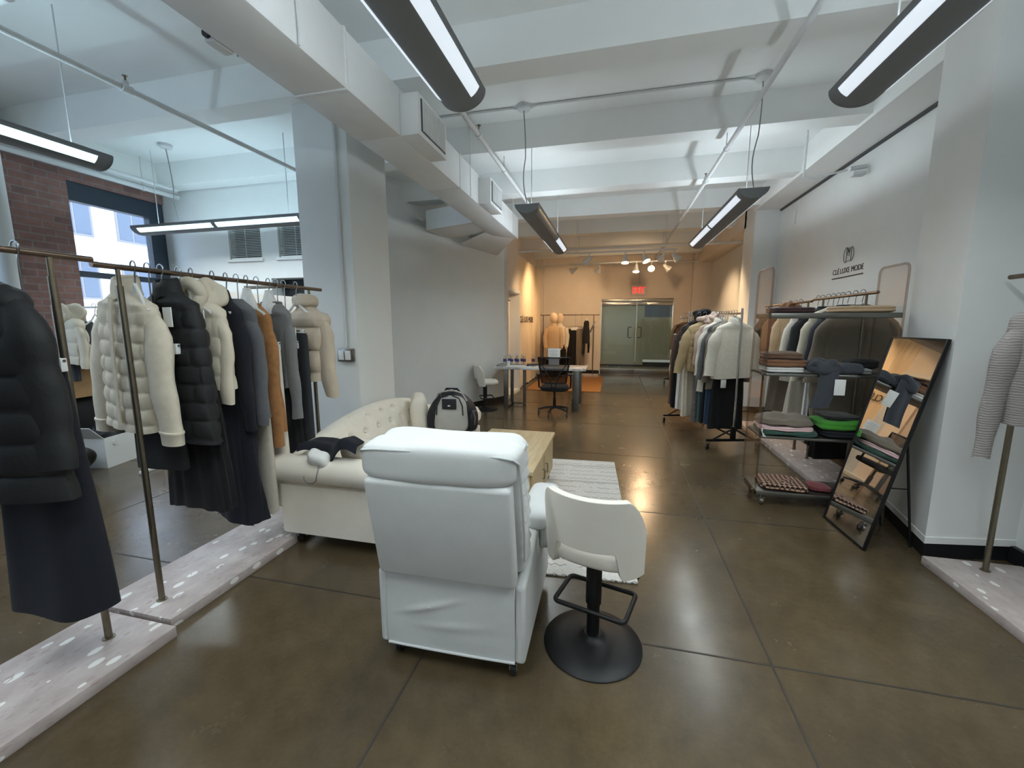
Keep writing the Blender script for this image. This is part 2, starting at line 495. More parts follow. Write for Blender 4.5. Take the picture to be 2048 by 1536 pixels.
# cross beams
for y in (-5.72, -4.24, -2.75, -1.27, 0.21, 1.70, 3.18, 4.66, 6.14, 7.64, 9.12, 10.6, 12.08):
    y1 = y + (0.24 if y != 7.64 else 0.26)
    prof = [(y, 3.4), (y1, 3.4), (y1 + 0.03, ZC), (y - 0.03, ZC)]
    xl = XL if y < 4.9 else -3.8
    struct(MB().prism(prof, xl, XR, 'x').build('trim_%d' % k, 'ceiling_paint')); k += 1
# girder along the right wall
for y0, y1 in ((YB, 3.2), (3.75, 7.95)):
    struct(MB().box((2.18, y0, 3.37), (XR + 0.02, y1, ZC + 0.01)).build('trim_%d' % k, 'ceiling_paint')); k += 1
struct(MB().box((2.2, 8.4, 3.2), (XR + 0.02, 13.0, ZC + 0.01)).build('trim_%d' % k, 'warm_paint')); k += 1
struct(MB().box((XL, YB, 3.37), (XL + 0.27, 4.92, ZC + 0.01)).build('trim_%d' % k, 'ceiling_paint')); k += 1
# dark strip drawn as the shadow gap where the right wall meets the girder
struct(MB().box((2.55, 3.8, 3.345), (2.585, 7.9, 3.37)).build('trim_%d' % k, 'grille_dark')); k += 1
# right wall, its two piers
wallbox('wall_right', (XR, YB, 0), (XR + 0.25, YF + 0.1, ZC), 'white_paint')
struct(MB().prism([(2.04, 3.14), (2.60, 3.23), (2.60, 3.9), (2.17, 3.81)], 0.135, ZC, 'z').build('wall_pier_right', 'white_paint'))
struct(MB().prism([(2.035, 3.132), (2.60, 3.222), (2.60, 3.91), (2.163, 3.815)], 0.105, 0.15, 'z').build('baseboard_pier_cap', 'white_paint'))
struct(MB().prism([(2.045, 3.145), (2.60, 3.235), (2.60, 3.9), (2.175, 3.805)], 0.0, 0.11, 'z').build('baseboard_pier', 'black_base'))
wallbox('wall_pier_far_right', (2.2, 7.9, 0.1), (XR + 0.01, 8.5, ZC), 'white_paint')
wallbox('wall_pier_rear_right', (2.1, 12.75, 0.1), (XR + 0.01, 13.0, ZC), 'warm_paint')
wallbox('wall_pier_rear_left', (-2.42, 12.75, 0.1), (-2.14, 13.0, ZC), 'warm_paint')
wallbox('baseboard_right', (2.55, YB, 0), (XR + 0.001, 3.22, 0.11), 'black_base')
wallbox('baseboard_right_rear', (2.55, 3.85, 0), (XR + 0.001, 12.9, 0.11), 'black_base')
# left pier with rounded corners
struct(MB().box((-2.76, 3.3, 0.1), (-2.23, 3.92, ZC), 0.02).build('wall_pier_left', 'white_paint'))
struct(MB().box((-2.75, 3.31, 0), (-2.24, 3.91, 0.11)).build('baseboard_pier_left', 'black_base'))
# slanting middle wall (full below 3.05, set back above) and its end
p0, p1 = Vector((-3.66, 4.8, 0)), Vector((-2.07, 8.1, 0))
d_ = (p1 - p0).normalized(); nrm_ = Vector((-d_.y, d_.x, 0))
def wallpoly(off0, thick):
    a, b2 = p0 + nrm_ * off0, p1 + nrm_ * off0
    c2, e2 = p1 + nrm_ * (off0 + thick), p0 + nrm_ * (off0 + thick)
    return [(q.x, q.y) for q in (a, b2, c2, e2)]
struct(MB().prism(wallpoly(0.0, 0.35), 0.1, 3.05, 'z').build('wall_middle', 'white_paint'))
struct(MB().prism(wallpoly(0.012, 0.3), 0.0, 0.11, 'z').build('baseboard_middle', 'black_base'))
struct(MB().prism(wallpoly(0.16, 0.2), 3.05, ZC, 'z').build('wall_middle_upper', 'white_paint'))
wallbox('wall_middle_end', (-2.9, 8.02, 0), (-2.06, 8.14, 3.08), 'warm_paint')
wallbox('wall_rear_left', (-2.55, 8.14, 0), (-2.32, YF, ZC), 'warm_paint')
wallbox('wall_rear_left_upper', (-2.33, 8.14, 2.28), (-2.13, 9.36, ZC), 'warm_paint')
wallbox('baseboard_rear_left', (-2.33, 9.36, 0), (-2.29, 12.75, 0.11), 'black_base')
# far wall with the opening of the glass entrance
wb = MB(); DX0, DX1, DZ = -0.40, 1.65, 2.26
wb.box((-2.6, YF, 0), (DX0, YF + 0.2, ZC)); wb.box((DX1, YF, 0), (XR + 0.2, YF + 0.2, ZC)); wb.box((DX0, YF, DZ), (DX1, YF + 0.2, ZC))
struct(wb.build('wall_far', 'warm_paint'))
wallbox('baseboard_far', (-2.15, YF - 0.02, 0), (DX0 - 0.02, YF, 0.11), 'black_base')
# lobby behind the glass
wallbox('wall_lobby_back', (-1.6, 15.6, 0.12), (2.6, 15.7, ZC), 'white_paint')
wallbox('baseboard_lobby', (-1.6, 15.58, 0), (2.6, 15.6, 0.16), 'black_base')
wallbox('wall_lobby_left', (-1.7, YF + 0.2, 0), (-1.6, 15.7, ZC), 'white_paint')
wallbox('wall_lobby_right', (2.6, YF + 0.2, 0), (2.7, 15.7, ZC), 'white_paint')
# back wall behind the camera
wallbox('wall_back', (XL - 0.3, YB - 0.2, 0), (XR + 0.3, YB, ZC), 'white_paint')
# bay at the left: brick wall with windows, end wall with small windows
W1 = (3.80, 4.90, 0.95, 3.24); W2_ADDED = (0.55, 2.55, 0.95, 3.24); W3_ADDED = (-2.6, -0.6, 0.95, 3.24)  # the last two windows are unseen, added to bring in daylight
bw = MB()
ys = [YB, W3_ADDED[0], W3_ADDED[1], W2_ADDED[0], W2_ADDED[1], W1[0]]
bw.box((XL - 0.35, YB, 0), (XL, W3_ADDED[0], ZC)); bw.box((XL - 0.35, W3_ADDED[1], 0), (XL, W2_ADDED[0], ZC)); bw.box((XL - 0.35, W2_ADDED[1], 0), (XL, W1[0], ZC))
for (a, b2, z0, z1) in (W1, W2_ADDED, W3_ADDED):
    bw.box((XL - 0.35, a, 0), (XL, b2, z0)); bw.box((XL - 0.35, a, z1), (XL, b2, ZC))
struct(bw.build('wall_left', 'brick'))
for i, (a, b2, z0, z1) in enumerate((W1, W2_ADDED, W3_ADDED)):
    w = struct(MB().box((XL - 0.2, a, z0 - 0.04), (XL + 0.03, b2, z0), 0.005).build('window_%d' % (i + 1), 'dark_frame'))
    fr = MB()
    fr.box((XL - 0.12, a, z1 - 0.22), (XL - 0.02, b2, z1)); fr.box((XL - 0.12, b2 - 0.2, z0), (XL - 0.02, b2, z1 - 0.22))
    fr.box((XL - 0.12, a, z0), (XL - 0.05, a + 0.03, z1 - 0.22)); fr.box((XL - 0.11, a, 2.13), (XL - 0.04, b2 - 0.2, 2.2))
    fr.box((XL - 0.11, a, z0), (XL - 0.04, b2 - 0.2, z0 + 0.07))
    fr.build('frame', 'dark_frame', w)
    MB().box((XL - 0.085, a + 0.03, z0), (XL - 0.079, b2 - 0.2, z1 - 0.22)).build('pane', 'clear_glass', w)
YE = 4.92
ew = MB()
SW = [(-5.28, -4.74, 2.44, 2.98), (-4.46, -3.92, 2.44, 2.98)]
OP = (-4.62, -3.95, 1.62, 2.17)      # dark opening
cuts = sorted({XL - 0.35, -3.55, *[q for s_ in SW + [OP] for q in s_[:2]]}); zc = sorted({0.1, ZC, *[q for s_ in SW + [OP] for q in s_[2:]]})
for i in range(len(cuts) - 1):
    for j in range(len(zc) - 1):
        mx, mz = (cuts[i] + cuts[i + 1]) / 2, (zc[j] + zc[j + 1]) / 2
        if any(s_[0] < mx < s_[1] and s_[2] < mz < s_[3] for s_ in SW + [OP]): continue
        ew.box((cuts[i], YE, zc[j]), (cuts[i + 1], YE + 0.2, zc[j + 1]))
struct(ew.build('wall_bay_end', 'white_paint', smooth=0))
for i, (a, b2, z0, z1) in enumerate(SW):
    w = struct(MB().box((a - 0.03, YE - 0.03, z0 - 0.035), (b2 + 0.03, YE + 0.05, z0), 0.005).build('window_%d' % (i + 4), 'white_paint'))
    fm = MB(); fm.box((a, YE + 0.05, z0), (a + 0.025, YE + 0.09, z1)); fm.box((b2 - 0.025, YE + 0.05, z0), (b2, YE + 0.09, z1)); fm.box((a, YE + 0.05, z1 - 0.025), (b2, YE + 0.09, z1))
    fm.build('frame', 'white_paint', w)
    MB().box((a, YE + 0.1, z0), (b2, YE + 0.12, z1)).build('pane', 'slate_cloth', w)
    # venetian blind
    bl = thing('venetian_blind', ['grey slatted blind in the left of two small windows on the bay end wall', 'grey slatted blind in the small window beside the left pier'][i], 'blind', ((a + b2) / 2, YE + 0.03, z1), 0, 'small window blinds')
    wd = (b2 - a) / 2 - 0.01
    MB().box((-wd, -0.02, -0.035), (wd, 0.02, -0.002)).build('head_rail', 'white_plastic', bl)
    sl = MB()
    n = 21
    for q in range(n):
        z = -0.05 - q * (z1 - z0 - 0.08) / n
        sl.box((-wd, -0.012, z - 0.006), (wd, 0.012, z - 0.003), rot=(0.6, 0, 0))
    sl.build('slats', 'pipe_paint', bl)
    cd = MB(); cd.cyl((0, -0.014, -0.03), (0, -0.014, -(z1 - z0) + 0.03), 0.003, 6); cd.build('cord', 'white_plastic', bl)
    MB().box((-wd, -0.012, -(z1 - z0) + 0.005), (wd, 0.012, -(z1 - z0) + 0.025)).build('bottom_rail', 'white_plastic', bl)
wallbox('wall_bay_recess', (-4.8, YE + 0.2, 1.5), (-3.7, YE + 0.22, 2.3), 'black_base')
wallbox('baseboard_bay_end', (XL, YE - 0.01, 0), (-3.6, YE + 0.1, 0.11), 'black_base')
# low white partition standing in front of the bay end wall
pt = tag(MB().prism([(-6.2, 0.12), (-3.62, 0.12), (-3.62, 1.86), (-6.2, 2.08)], YE - 0.1, YE - 0.05, 'y').build('partition_panel', 'warm_paint'),
         'low white partition panel with a sloping top edge against the bay end wall', 'partition')
MB().box((-6.2, YE - 0.1, 0.001), (-3.62, YE - 0.05, 0.12)).build('plinth_strip', 'black_base', pt)

# ------------------------------------------------------------------ the street outside
fac = thing('apartment_building', 'sunlit pale building with sash windows across the street', 'building', (-17.5, 7, 0))
MB().box((-2.5, -15, -8), (0, 15, 16)).build('facade', 'facade_stone', fac)
for iy in range(-6, 7):
    for iz in range(-2, 5):
        y, z = iy * 1.75, iz * 2.1 + 0.3
        w = MB().box((-0.02, y - 0.52, z), (0.05, y + 0.52, z + 1.3)).build('window_frame', 'facade_frame', fac)
        g = MB()
        g.box((0.03, y - 0.45, z + 0.07), (0.06, y - 0.03, z + 1.22)); g.box((0.03, y + 0.03, z + 0.07), (0.06, y + 0.45, z + 1.22))
        g.build('pane', 'facade_glass', w)
for iz in range(-2, 5):
    MB().box((0, -15, iz * 2.1 - 0.05), (0.12, 15, iz * 2.1 + 0.05)).build('ledge', 'facade_stone', fac)
struct(MB().box((-17.5, -15, -8.2), (-7.5, 20, -8)).build('floor_street', 'street'))
# ------------------------------------------------------------------ pendant lights
DOWN_W = 28
def pendant(name, label, x0, y0, x1, y1, lens, seams=(), cables=(), off=False, power=1.12):
    """linear up/down light; runs from (x0,y0) to (x1,y1), rim plane at z"""
    z = 2.77
    a = Vector((x0, y0, z)); d = Vector((x1 - x0, y1 - y0, 0)); L = d.length; d.normalize()
    t = thing(name, label, 'light fixture', a, math.atan2(d.y, d.x) - PI / 2, 'linear pendant lights')
    R_, H_ = 0.128, 0.092
    def sec(y, s=1.0, a0=PI, a1=2 * PI, n=22, dr=0.0):
        return [Vector(((R_ * s + dr) * math.cos(a0 + (a1 - a0) * i / n), y, (H_ * s + dr) * math.sin(a0 + (a1 - a0) * i / n))) for i in range(n + 1)]
    hb = MB()
    outer = [sec(0), sec(L)]; inner = [sec(0, 0.94), sec(L, 0.94)]
    hb.loft(outer, False, False); hb.loft(inner, False, False)
    for s_ in (1, -1):                 # rolled rims
        hb.cyl((s_ * R_ * 0.97, 0, 0), (s_ * R_ * 0.97, L, 0), 0.006, 8)
    hb.build('housing', 'lamp_housing', t)
    for ye in (0.0, L):
        s2 = sec(ye - 0.006); s3 = sec(ye + 0.006)
        MB().loft([s2, s3], True, True).build('end_cap', 'lamp_housing', t)
    cuts = [0.06] + list(seams) + [L - 0.06]
    for i in range(len(cuts) - 1):
        ya, yb = cuts[i] + 0.03, cuts[i + 1] - 0.03
        for a0, a1 in ((math.radians(198), math.radians(232)), (math.radians(308), math.radians(342))):
            MB().loft([sec(ya, 1.0, a0, a1, 6, 0.0025), sec(yb, 1.0, a0, a1, 6, 0.0025)], False, False).build('lens', 'lens_off' if (i == 0 and off) else lens, t)
    MB().cyl((0, 0.1, -0.006), (0, L - 0.1, -0.006), 0.013, 10).build('tube', 'tube_bay' if lens == 'lens_bay' else 'tube_light', t)
    # the lamp's own downward light, thrown through its louvres
    al = bpy.data.lights.new('pendant_downlight', 'AREA'); al.shape = 'RECTANGLE'; al.size = 0.1; al.size_y = L - 0.2; al.energy = DOWN_W * power * (L / 2.6); al.spread = math.radians(155)
    al.color = (0.86, 0.96, 1.0) if lens == 'lens_bay' else (0.9, 0.985, 1.0)
    ao = bpy.data.objects.new('pendant_downlight', al); COL.objects.link(ao); ao.parent = t; ao.location = (0, L / 2, -H_ - 0.006)
    for yc in cables:
        MB().cyl((0, yc, 0), (0, yc, ZC - z), 0.0045, 6).build('cable', 'cable_white', t)
        MB().box((-R_, yc - 0.012, -0.008), (R_, yc + 0.012, 0.0)).build('hanger_bar', 'lamp_housing', t)
    return t
pendant('pendant_light', 'long grey pendant light nearest the camera beside the air duct', -0.83, 2.29, -0.83, -0.3, 'lens_light', (1.25,), (0.32, 2.3))
pendant('pendant_light', 'long grey pendant light nearest the camera by the right pier', 1.2, 2.75, 1.2, 0.15, 'lens_light', (1.3,), (0.3, 2.3))
pendant('pendant_light', 'long grey pendant light farther back beside the end of the air duct', -0.92, 4.42, -0.92, 7.1, 'lens_light', (1.6,), (0.25, 2.4), True, 0.6)
pendant('pendant_light', 'long grey pendant light farther back near the right wall', 1.2, 4.42, 1.2, 7.1, 'lens_light', (1.34,), (0.25, 2.4), False, 0.65)
pendant('pendant_light', 'long pendant light in the left bay pointing towards the camera', -3.75, 2.47, -3.75, -0.1, 'lens_bay', (1.2,), (0.16, 2.2))
pendant('pendant_light', 'long pendant light in the left bay running across before the small windows', -5.95, 4.28, -3.4, 4.28, 'lens_bay', (1.28,), (0.3, 2.25), False, 0.8)
pendant('pendant_light', 'added long grey pendant light, unseen behind the viewer over the left of the aisle', -0.83, -2.4, -0.83, -5.0, 'lens_light', (1.25,), (0.32, 2.3))  # unseen lamp added behind the viewpoint to brighten the front of the room
pendant('pendant_light', 'added long grey pendant light, unseen behind the viewer over the right of the aisle', 1.2, -2.4, 1.2, -5.0, 'lens_light', (1.3,), (0.3, 2.3))  # its added twin, also out of view, lights the camera-facing surfaces
# ceiling boxes with black power cords to the lights, conduit between them
def wavy(a, b, amp, n=14):
    a, b = Vector(a), Vector(b)
    return [a.lerp(b, i / n) + Vector((amp * math.sin(i / n * 2 * PI) * (1 if i > n / 2 else 0.2), 0, 0)) for i in range(n + 1)]
for (x, y, lb, xx) in ((1.19, 4.36, 'round white ceiling box with a grey cord to the rear right pendant', 1.2), (-0.94, 4.36, 'round white ceiling box with a grey cord to the rear left pendant', -0.92), (-5.3, 4.2, 'round white ceiling box over the crosswise pendant in the left bay', -5.3)):
    t = thing('ceiling_box', lb, 'junction box', (x, y, ZC), 0, 'ceiling power boxes')
    MB().lathe([(0.07, 0), (0.07, -0.03), (0.055, -0.045), (0.02, -0.05), (0, -0.05)], n=24).build('canopy', 'pipe_paint', t)
    MB().tube(wavy((0, 0, -0.05), (xx - x, 0.08, -0.9), 0.03), 0.005, 6).build('cord', 'lamp_housing', t)
tag(MB().tube([(-2.0, 4.36, ZC - 0.012), (-1.06, 4.36, ZC - 0.012), (-0.98, 4.36, ZC - 0.03)], 0.011, 8).build('conduit', 'pipe_paint'), 'white conduit across the ceiling left of the rear left ceiling box', 'conduit')
tag(MB().tube([(-0.88, 4.36, ZC - 0.03), (-0.8, 4.36, ZC - 0.012), (1.05, 4.36, ZC - 0.012), (1.13, 4.36, ZC - 0.03)], 0.011, 8).build('conduit', 'pipe_paint'), 'white conduit across the ceiling between the two rear ceiling boxes', 'conduit')

# ------------------------------------------------------------------ sprinkler pipes
def pipe_run(label, x, y0, y1, z, r=0.02, heads=(), rods=(), axis='y'):
    P = (lambda s, dx=0, dz=0: (x + dx, s, z + dz)) if axis == 'y' else (lambda s, dx=0, dz=0: (s, x + dx, z + dz))
    t = thing('sprinkler_pipe', label, 'pipe', P(y0))
    O = Vector(P(y0)); T = lambda s, dx=0, dz=0: Vector(P(s, dx, dz)) - O
    MB().cyl(T(y0), T(y1), r, 14).build('pipe', 'pipe_paint', t)
    for h in heads:
        q = MB(); q.cyl(T(h - 0.035), T(h + 0.035), r * 1.45, 14); q.cyl(T(h), T(h, 0, 0.05), r * 0.95, 10)
        q.build('tee', 'pipe_paint', t)
        q = MB(); q.cyl(T(h, 0, 0.05), T(h, 0, 0.085), 0.007, 8); q.lathe([(0, 0.085), (0.018, 0.085), (0.018, 0.089), (0, 0.089)], T(h), 12)
        q.build('sprinkler_head', 'brass_dull', t)
    for h in rods:
        q = MB(); q.cyl(T(h), T(h, 0, (3.4 if any(abs(h - b - 0.12) < 0.15 for b in (1.7, 3.18, 4.66, 6.14, 7.64, 9.12, 10.6)) else ZC) - z), 0.005, 6)
        q.cyl(T(h - 0.012), T(h + 0.012), r * 1.25, 12)
        q.build('hanger_rod', 'pipe_paint', t)
    return t
pipe_run('white sprinkler pipe running along the ceiling left of the rear right pendant', 1.02, -1.5, 12.9, 3.25, 0.021, (5.75, 2.2), (4.78, 7.75, 1.9))
pipe_run('white sprinkler pipe along the ceiling between the air duct and the rear left pendant', -1.26, -1.5, 10.4, 3.25, 0.021, (3.9,), (4.8, 7.7, 1.8))
pipe_run('white sprinkler pipe along the ceiling of the left bay', -3.52, -1.5, 4.9, 3.25, 0.021, (2.55,), (1.85, 4.75))
pipe_run('white pipe high along the brick wall, the outer of two', -6.0, -1.5, 4.85, 3.3, 0.03, (), (-1.2, 2.3, 4.4))
pipe_run('white pipe high along the brick wall, the inner one with a sprinkler tee', -5.82, -1.5, 4.7, 3.34, 0.022, (3.6,), (1.85,))
pipe_run('white cross pipe in front of the warm lit rear area', 9.35, -2.3, 2.55, 3.13, 0.026, (), (), 'x')
pipe_run('white cross pipe high on the far wall above the glass entrance', 12.7, -2.3, 2.55, 3.24, 0.022, (), (), 'x')
# riser by the brick wall
tag(MB().cyl((-5.95, 2.98, 0), (-5.95, 2.98, ZC), 0.075, 20).build('riser_pipe', 'pipe_paint'), 'thick white vertical pipe in front of the brick wall', 'pipe')
# short branch with a wall sprinkler at the right girder
t = thing('side_sprinkler', 'small white pipe branch with sprinkler under the right girder', 'sprinkler', (2.0, 5.55, 3.68))
q = MB(); q.tube([(0, 0, 0), (0, 0, -0.52), (0.1, 0.0, -0.54), (0.44, -0.1, -0.5)], 0.011, 8); q.build('pipe', 'pipe_paint', t)
q = MB(); q.cyl((0.38, -0.12, -0.51), (0.56, -0.06, -0.48), 0.022, 10); q.box((0.42, -0.13, -0.58), (0.54, -0.05, -0.53), 0.01); q.build('sprinkler_head', 'pipe_paint', t)

# ------------------------------------------------------------------ air duct
du = thing('air_duct', 'white rectangular air duct along the ceiling with grille boxes', 'air duct', (-1.78, -1.5, 2.94))
def dbox(y0, y1, x0=-0.18, x1=0.18, z0=0.0, z1=0.33, name='duct_section', m='duct_paint', bev=0.004):
    return MB().box((x0, y0 + 1.5, z0), (x1, y1 + 1.5, z1), bev).build(name, m, du)
for a, b2 in ((-1.5, 0.95), (0.954, 2.4), (2.404, 3.05), (3.054, 4.3), (4.304, 5.6), (5.604, 7.0)):
    dbox(a, b2)
for yj in (0.952, 2.402, 4.302):
    dbox(yj - 0.012, yj + 0.012, -0.188, 0.188, -0.007, 0.337, 'flange')
for y0, y1 in ((3.05, 3.58), (4.9, 5.42)):
    bx = dbox(y0, y1, 0.18, 0.33, 0.0, 0.29, 'outlet_box')
    g = MB(); g.box((0.331, y0 + 1.54, 0.035), (0.336, y1 + 1.46, 0.26)); g.build('grille', 'grille_dark', bx)
    s2 = MB(); n = 16
    for i in range(n):
        yy_ = y0 + 1.55 + (y1 - y0 - 0.1) * (i + 0.5) / n
        s2.box((0.333, yy_ - 0.006, 0.04), (0.345, yy_ + 0.004, 0.255))
    s2.build('louvres', 'duct_paint', bx)
# branch and drop where the duct turns into the middle wall
el = MB()
el.prism([(-0.18, 7.3), (-0.18, 8.4), (-1.0, 8.25), (-1.05, 7.6)], 0.02, 0.3, 'z'); el.build('branch', 'duct_paint', du)
el = MB(); el.loft([[Vector((-0.18, 7.9, 0.02)), Vector((0.1, 8.45, 0.0)), Vector((0.1, 8.5, 0.0)), Vector((-0.2, 8.5, 0.02))], [Vector((-0.75, 8.3, -0.06)), Vector((-0.35, 9.2, -0.12)), Vector((-0.4, 9.3, -0.12)), Vector((-0.85, 8.9, -0.06))]]); el.build('deflector', 'duct_paint', du)
for yy_ in (2.0, 4.6, 6.6):
    for xx in (-0.19, 0.19): MB().cyl((xx, yy_ + 1.5, 0.0), (xx, yy_ + 1.5, 0.73), 0.005, 6).build('hanger_rod', 'pipe_paint', du)
cm_ = thing('security_camera', 'small white camera on the left edge of the air duct', 'camera', (-2.0, 1.92, 2.97))
MB().box((-0.03, -0.06, -0.035), (0.035, 0.06, 0.035), 0.012).build('body', 'pipe_paint', cm_)
MB().cyl((0.0, -0.06, 0.0), (0.0, -0.075, 0.0), 0.022, 16).build('lens', 'black_plastic', cm_)
# switch box and conduit on the left pier
sw = thing('switch_box', 'grey surface box with two white rocker switches on the left pier', 'light switch', (-2.335, 3.3, 1.27))
MB().box((-0.075, -0.05, -0.06), (0.075, -0.001, 0.06), 0.006).build('box', 'steel', sw)
for x in (-0.034, 0.034): MB().box((x - 0.026, -0.058, -0.042), (x + 0.026, -0.049, 0.042), 0.003).build('rocker', 'white_plastic', sw)
tag(MB().tube([(-2.335, 3.283, 1.331), (-2.335, 3.283, 2.95), (-2.33, 3.28, 3.05), (-2.33, 3.275, 3.3)], 0.014, 10).build('conduit', 'pipe_paint'), 'vertical white conduit on the left pier above the switch box', 'conduit')

# ------------------------------------------------------------------ track lights in the warm area
def track(label, a, b2, heads, labels):
    t = thing('light_track', label, 'light track', a, 0, 'ceiling light tracks')
    d = Vector(b2) - Vector(a)
    MB().tube([(0, 0, 0), d], 0.018, 8).build('rail', 'pipe_paint', t)
    for f in (0.1, 0.9):
        p = d * f; MB().cyl(p, p + Vector((0, 0, ZC - a[2])), 0.006, 6).build('drop_rod', 'pipe_paint', t)
    for (f, aim), lb in zip(heads, labels):
        p = Vector(a) + d * f
        h = thing('track_spotlight', lb, 'spotlight', p, 0, 'white track spotlights')
        dirv = (Vector(aim) - (p + Vector((0, 0, -0.12)))).normalized()
        Q = dirv.to_track_quat('-Z', 'Y').to_matrix().to_4x4()
        M_ = Matrix.Translation((0, 0, -0.12)) @ Q
        q = MB(); q.cyl((0, 0, 0), (0, 0, -0.1), 0.008, 8); q.box((-0.02, -0.03, -0.03), (0.02, 0.03, 0.0), 0.004); q.build('stem', 'pipe_paint', h)
        MB().lathe([(0.022, 0.06), (0.036, 0.03), (0.04, -0.01), (0.08, -0.115), (0.076, -0.115), (0.036, -0.01), (0, -0.01)], n=20).xf(M_).build('shade', 'pipe_paint', h)
        MB().lathe([(0, -0.104), (0.07, -0.104), (0.07, -0.108), (0, -0.108)], n=20).xf(M_).build('bulb', 'spot_lens', h)
        ld = bpy.data.lights.new('track_spot', 'SPOT'); ld.energy = SPOT_W; ld.color = (1.0, 0.66, 0.36); ld.spot_size = math.radians(88); ld.spot_blend = 0.7; ld.shadow_soft_size = 0.05
        lo = bpy.data.objects.new('track_spot', ld); COL.objects.link(lo)
        lo.matrix_world = Matrix.Translation(p + Vector((0, 0, -0.12)) + dirv * 0.12) @ Q
SPOT_W = 120
track('front ceiling light track before the glass entrance', (-1.0, 8.75, 2.95), (1.12, 8.75, 2.95),
      [(0.22, (-2.15, 9.7, 1.3)), (0.55, (0.2, 7.9, 0.0)), (0.72, (1.6, 7.6, 0.4)), (0.88, (0.0, 12.9, 1.6)), (0.98, (2.5, 8.9, 1.4))],
      ['white track spotlight at the left of the front track', 'white spotlight facing down at the middle of the front track', 'white spotlight right of the middle of the front track', 'white spotlight second from the right end of the front track', 'white spotlight at the right end of the front track'])
track('rear ceiling light track near the far wall', (-1.1, 10.3, 2.95), (1.25, 10.3, 2.95),
      [(0.06, (-2.2, 10.7, 2.2)), (0.3, (-1.4, 12.9, 1.4)), (0.66, (0.3, 9.4, 0.0)), (0.8, (0.5, 5.5, 0.0)), (0.93, (2.5, 10.6, 1.6))],
      ['white spotlight at the left end of the rear track aimed at the drape', 'white spotlight of the rear track aimed at the mannequins', 'white spotlight of the rear track above the exit sign', 'bright spotlight of the rear track turned towards the room', 'white spotlight at the right end of the rear track'])
# ------------------------------------------------------------------ recliner
def caster(parent, x, y, z=0.0, r=0.028, m='black_metal', fork=True):
    q = MB(); q.cyl((x - 0.011, y, z + r), (x + 0.011, y, z + r), r, 16); w = q.build('caster', m, parent)
    q = MB(); q.cyl((x - 0.013, y, z + r), (x + 0.013, y, z + r), r * 0.45, 12); q.build('wheel_hub', 'chrome', w)
    if fork:
        q = MB(); q.box((x - 0.018, y - 0.02, z + r), (x - 0.013, y + 0.014, z + 2.2 * r)); q.box((x + 0.013, y - 0.02, z + r), (x + 0.018, y + 0.014, z + 2.2 * r)); q.box((x - 0.018, y - 0.022, z + 2.1 * r), (x + 0.018, y + 0.016, z + 2.3 * r)); q.cyl((x, y, z + 2.2 * r), (x, y, z + 2.9 * r), 0.008, 8)
        q.build('fork', 'chrome', w)
rec = thing('recliner', 'white fabric recliner seen from behind beside the bar stool', 'armchair', (-0.675, 1.57, 0), 0.02)
def skirt(u, v):
    x = -0.3 + 0.6 * u; z = 0.075 + 0.4 * v
    y = 0.0 - 0.012 * math.sin(v * PI) + 0.008 * noise.noise(Vector((x * 5, z * 7, 1.3)))
    # one slanting pull crease
    dl = (z - (0.26 + (x + 0.2) * 0.32)); y -= 0.011 * math.exp(-(dl / 0.014) ** 2) * max(0, 1 - abs(x + 0.08) / 0.2)
    dl = (z - (0.2 + (x + 0.1) * 0.1)); y -= 0.006 * math.exp(-(dl / 0.02) ** 2) * max(0, 1 - abs(x - 0.02) / 0.25)
    return (x, y, z)
MB().grid(skirt, 48, 36, 0.012).build('rear_skirt', 'recliner_fabric', rec)
MB().tube([(-0.3, -0.006, 0.082), (-0.1, -0.008, 0.08), (0.1, -0.008, 0.08), (0.3, -0.006, 0.082)], 0.006, 8).build('skirt_hem', 'recliner_fabric', rec)
MB().box((-0.29, 0.03, 0.09), (0.29, 0.68, 0.36), 0.02).build('base', 'recliner_fabric', rec)
for s_ in (-1, 1):
    arm = MB()
    prof = [(0.0, 0.07), (0.0, 0.44), (0.12, 0.46), (0.3, 0.53), (0.42, 0.56), (0.74, 0.55), (0.76, 0.4), (0.76, 0.07)]
    xa, xb = (0.295, 0.345) if s_ > 0 else (-0.345, -0.295)
    arm.prism(prof, xa, xb, 'x'); a = arm.build('arm', 'recliner_fabric', rec)
    bv = a.modifiers.new('bevel', 'BEVEL'); bv.width = 0.018; bv.segments = 3; bv.limit_method = 'ANGLE'
    MB().soft((s_ * 0.335, 0.55, 0.575), (0.17, 0.46, 0.12), 3.2, 12, 0.012, 9, s_).build('arm_pad', 'recliner_fabric', rec)
    MB().soft((s_ * 0.372, 0.56, 0.49), (0.07, 0.38, 0.2), 4, 10, 0.016, 10, 4 * s_).build('pad_flap', 'recliner_fabric', rec)
MB().soft((0, 0.42, 0.43), (0.56, 0.6, 0.2), 5, 12, 0.01, 5).build('seat', 'recliner_fabric', rec)
tilt = -0.2
bp_ = MB().box((-0.312, -0.045, 0.455), (0.312, 0.03, 0.94), 0.02, 3, (tilt * -1, 0, 0), (0, 0, 0.47))
bp_.build('back_board', 'recliner_fabric', rec)
def cush(w, q):
    # puckered side seams
    w = w.copy()
    if abs(q.x) > 0.85: w.x += 0.006 * math.sin(w.z * 95 + w.y * 30)
    return w
MB().soft((0.008, 0.085, 0.77), (0.655, 0.18, 0.62), 12, 24, 0.008, 5, 2, (0.2, 0, 0), cush).build('back_cushion', 'recliner_fabric', rec)
MB().soft((0.004, -0.045, 1.0), (0.672, 0.19, 0.165), 5, 24, 0.01, 6, 9, (0.06, 0, 0)).build('headrest', 'recliner_fabric', rec)
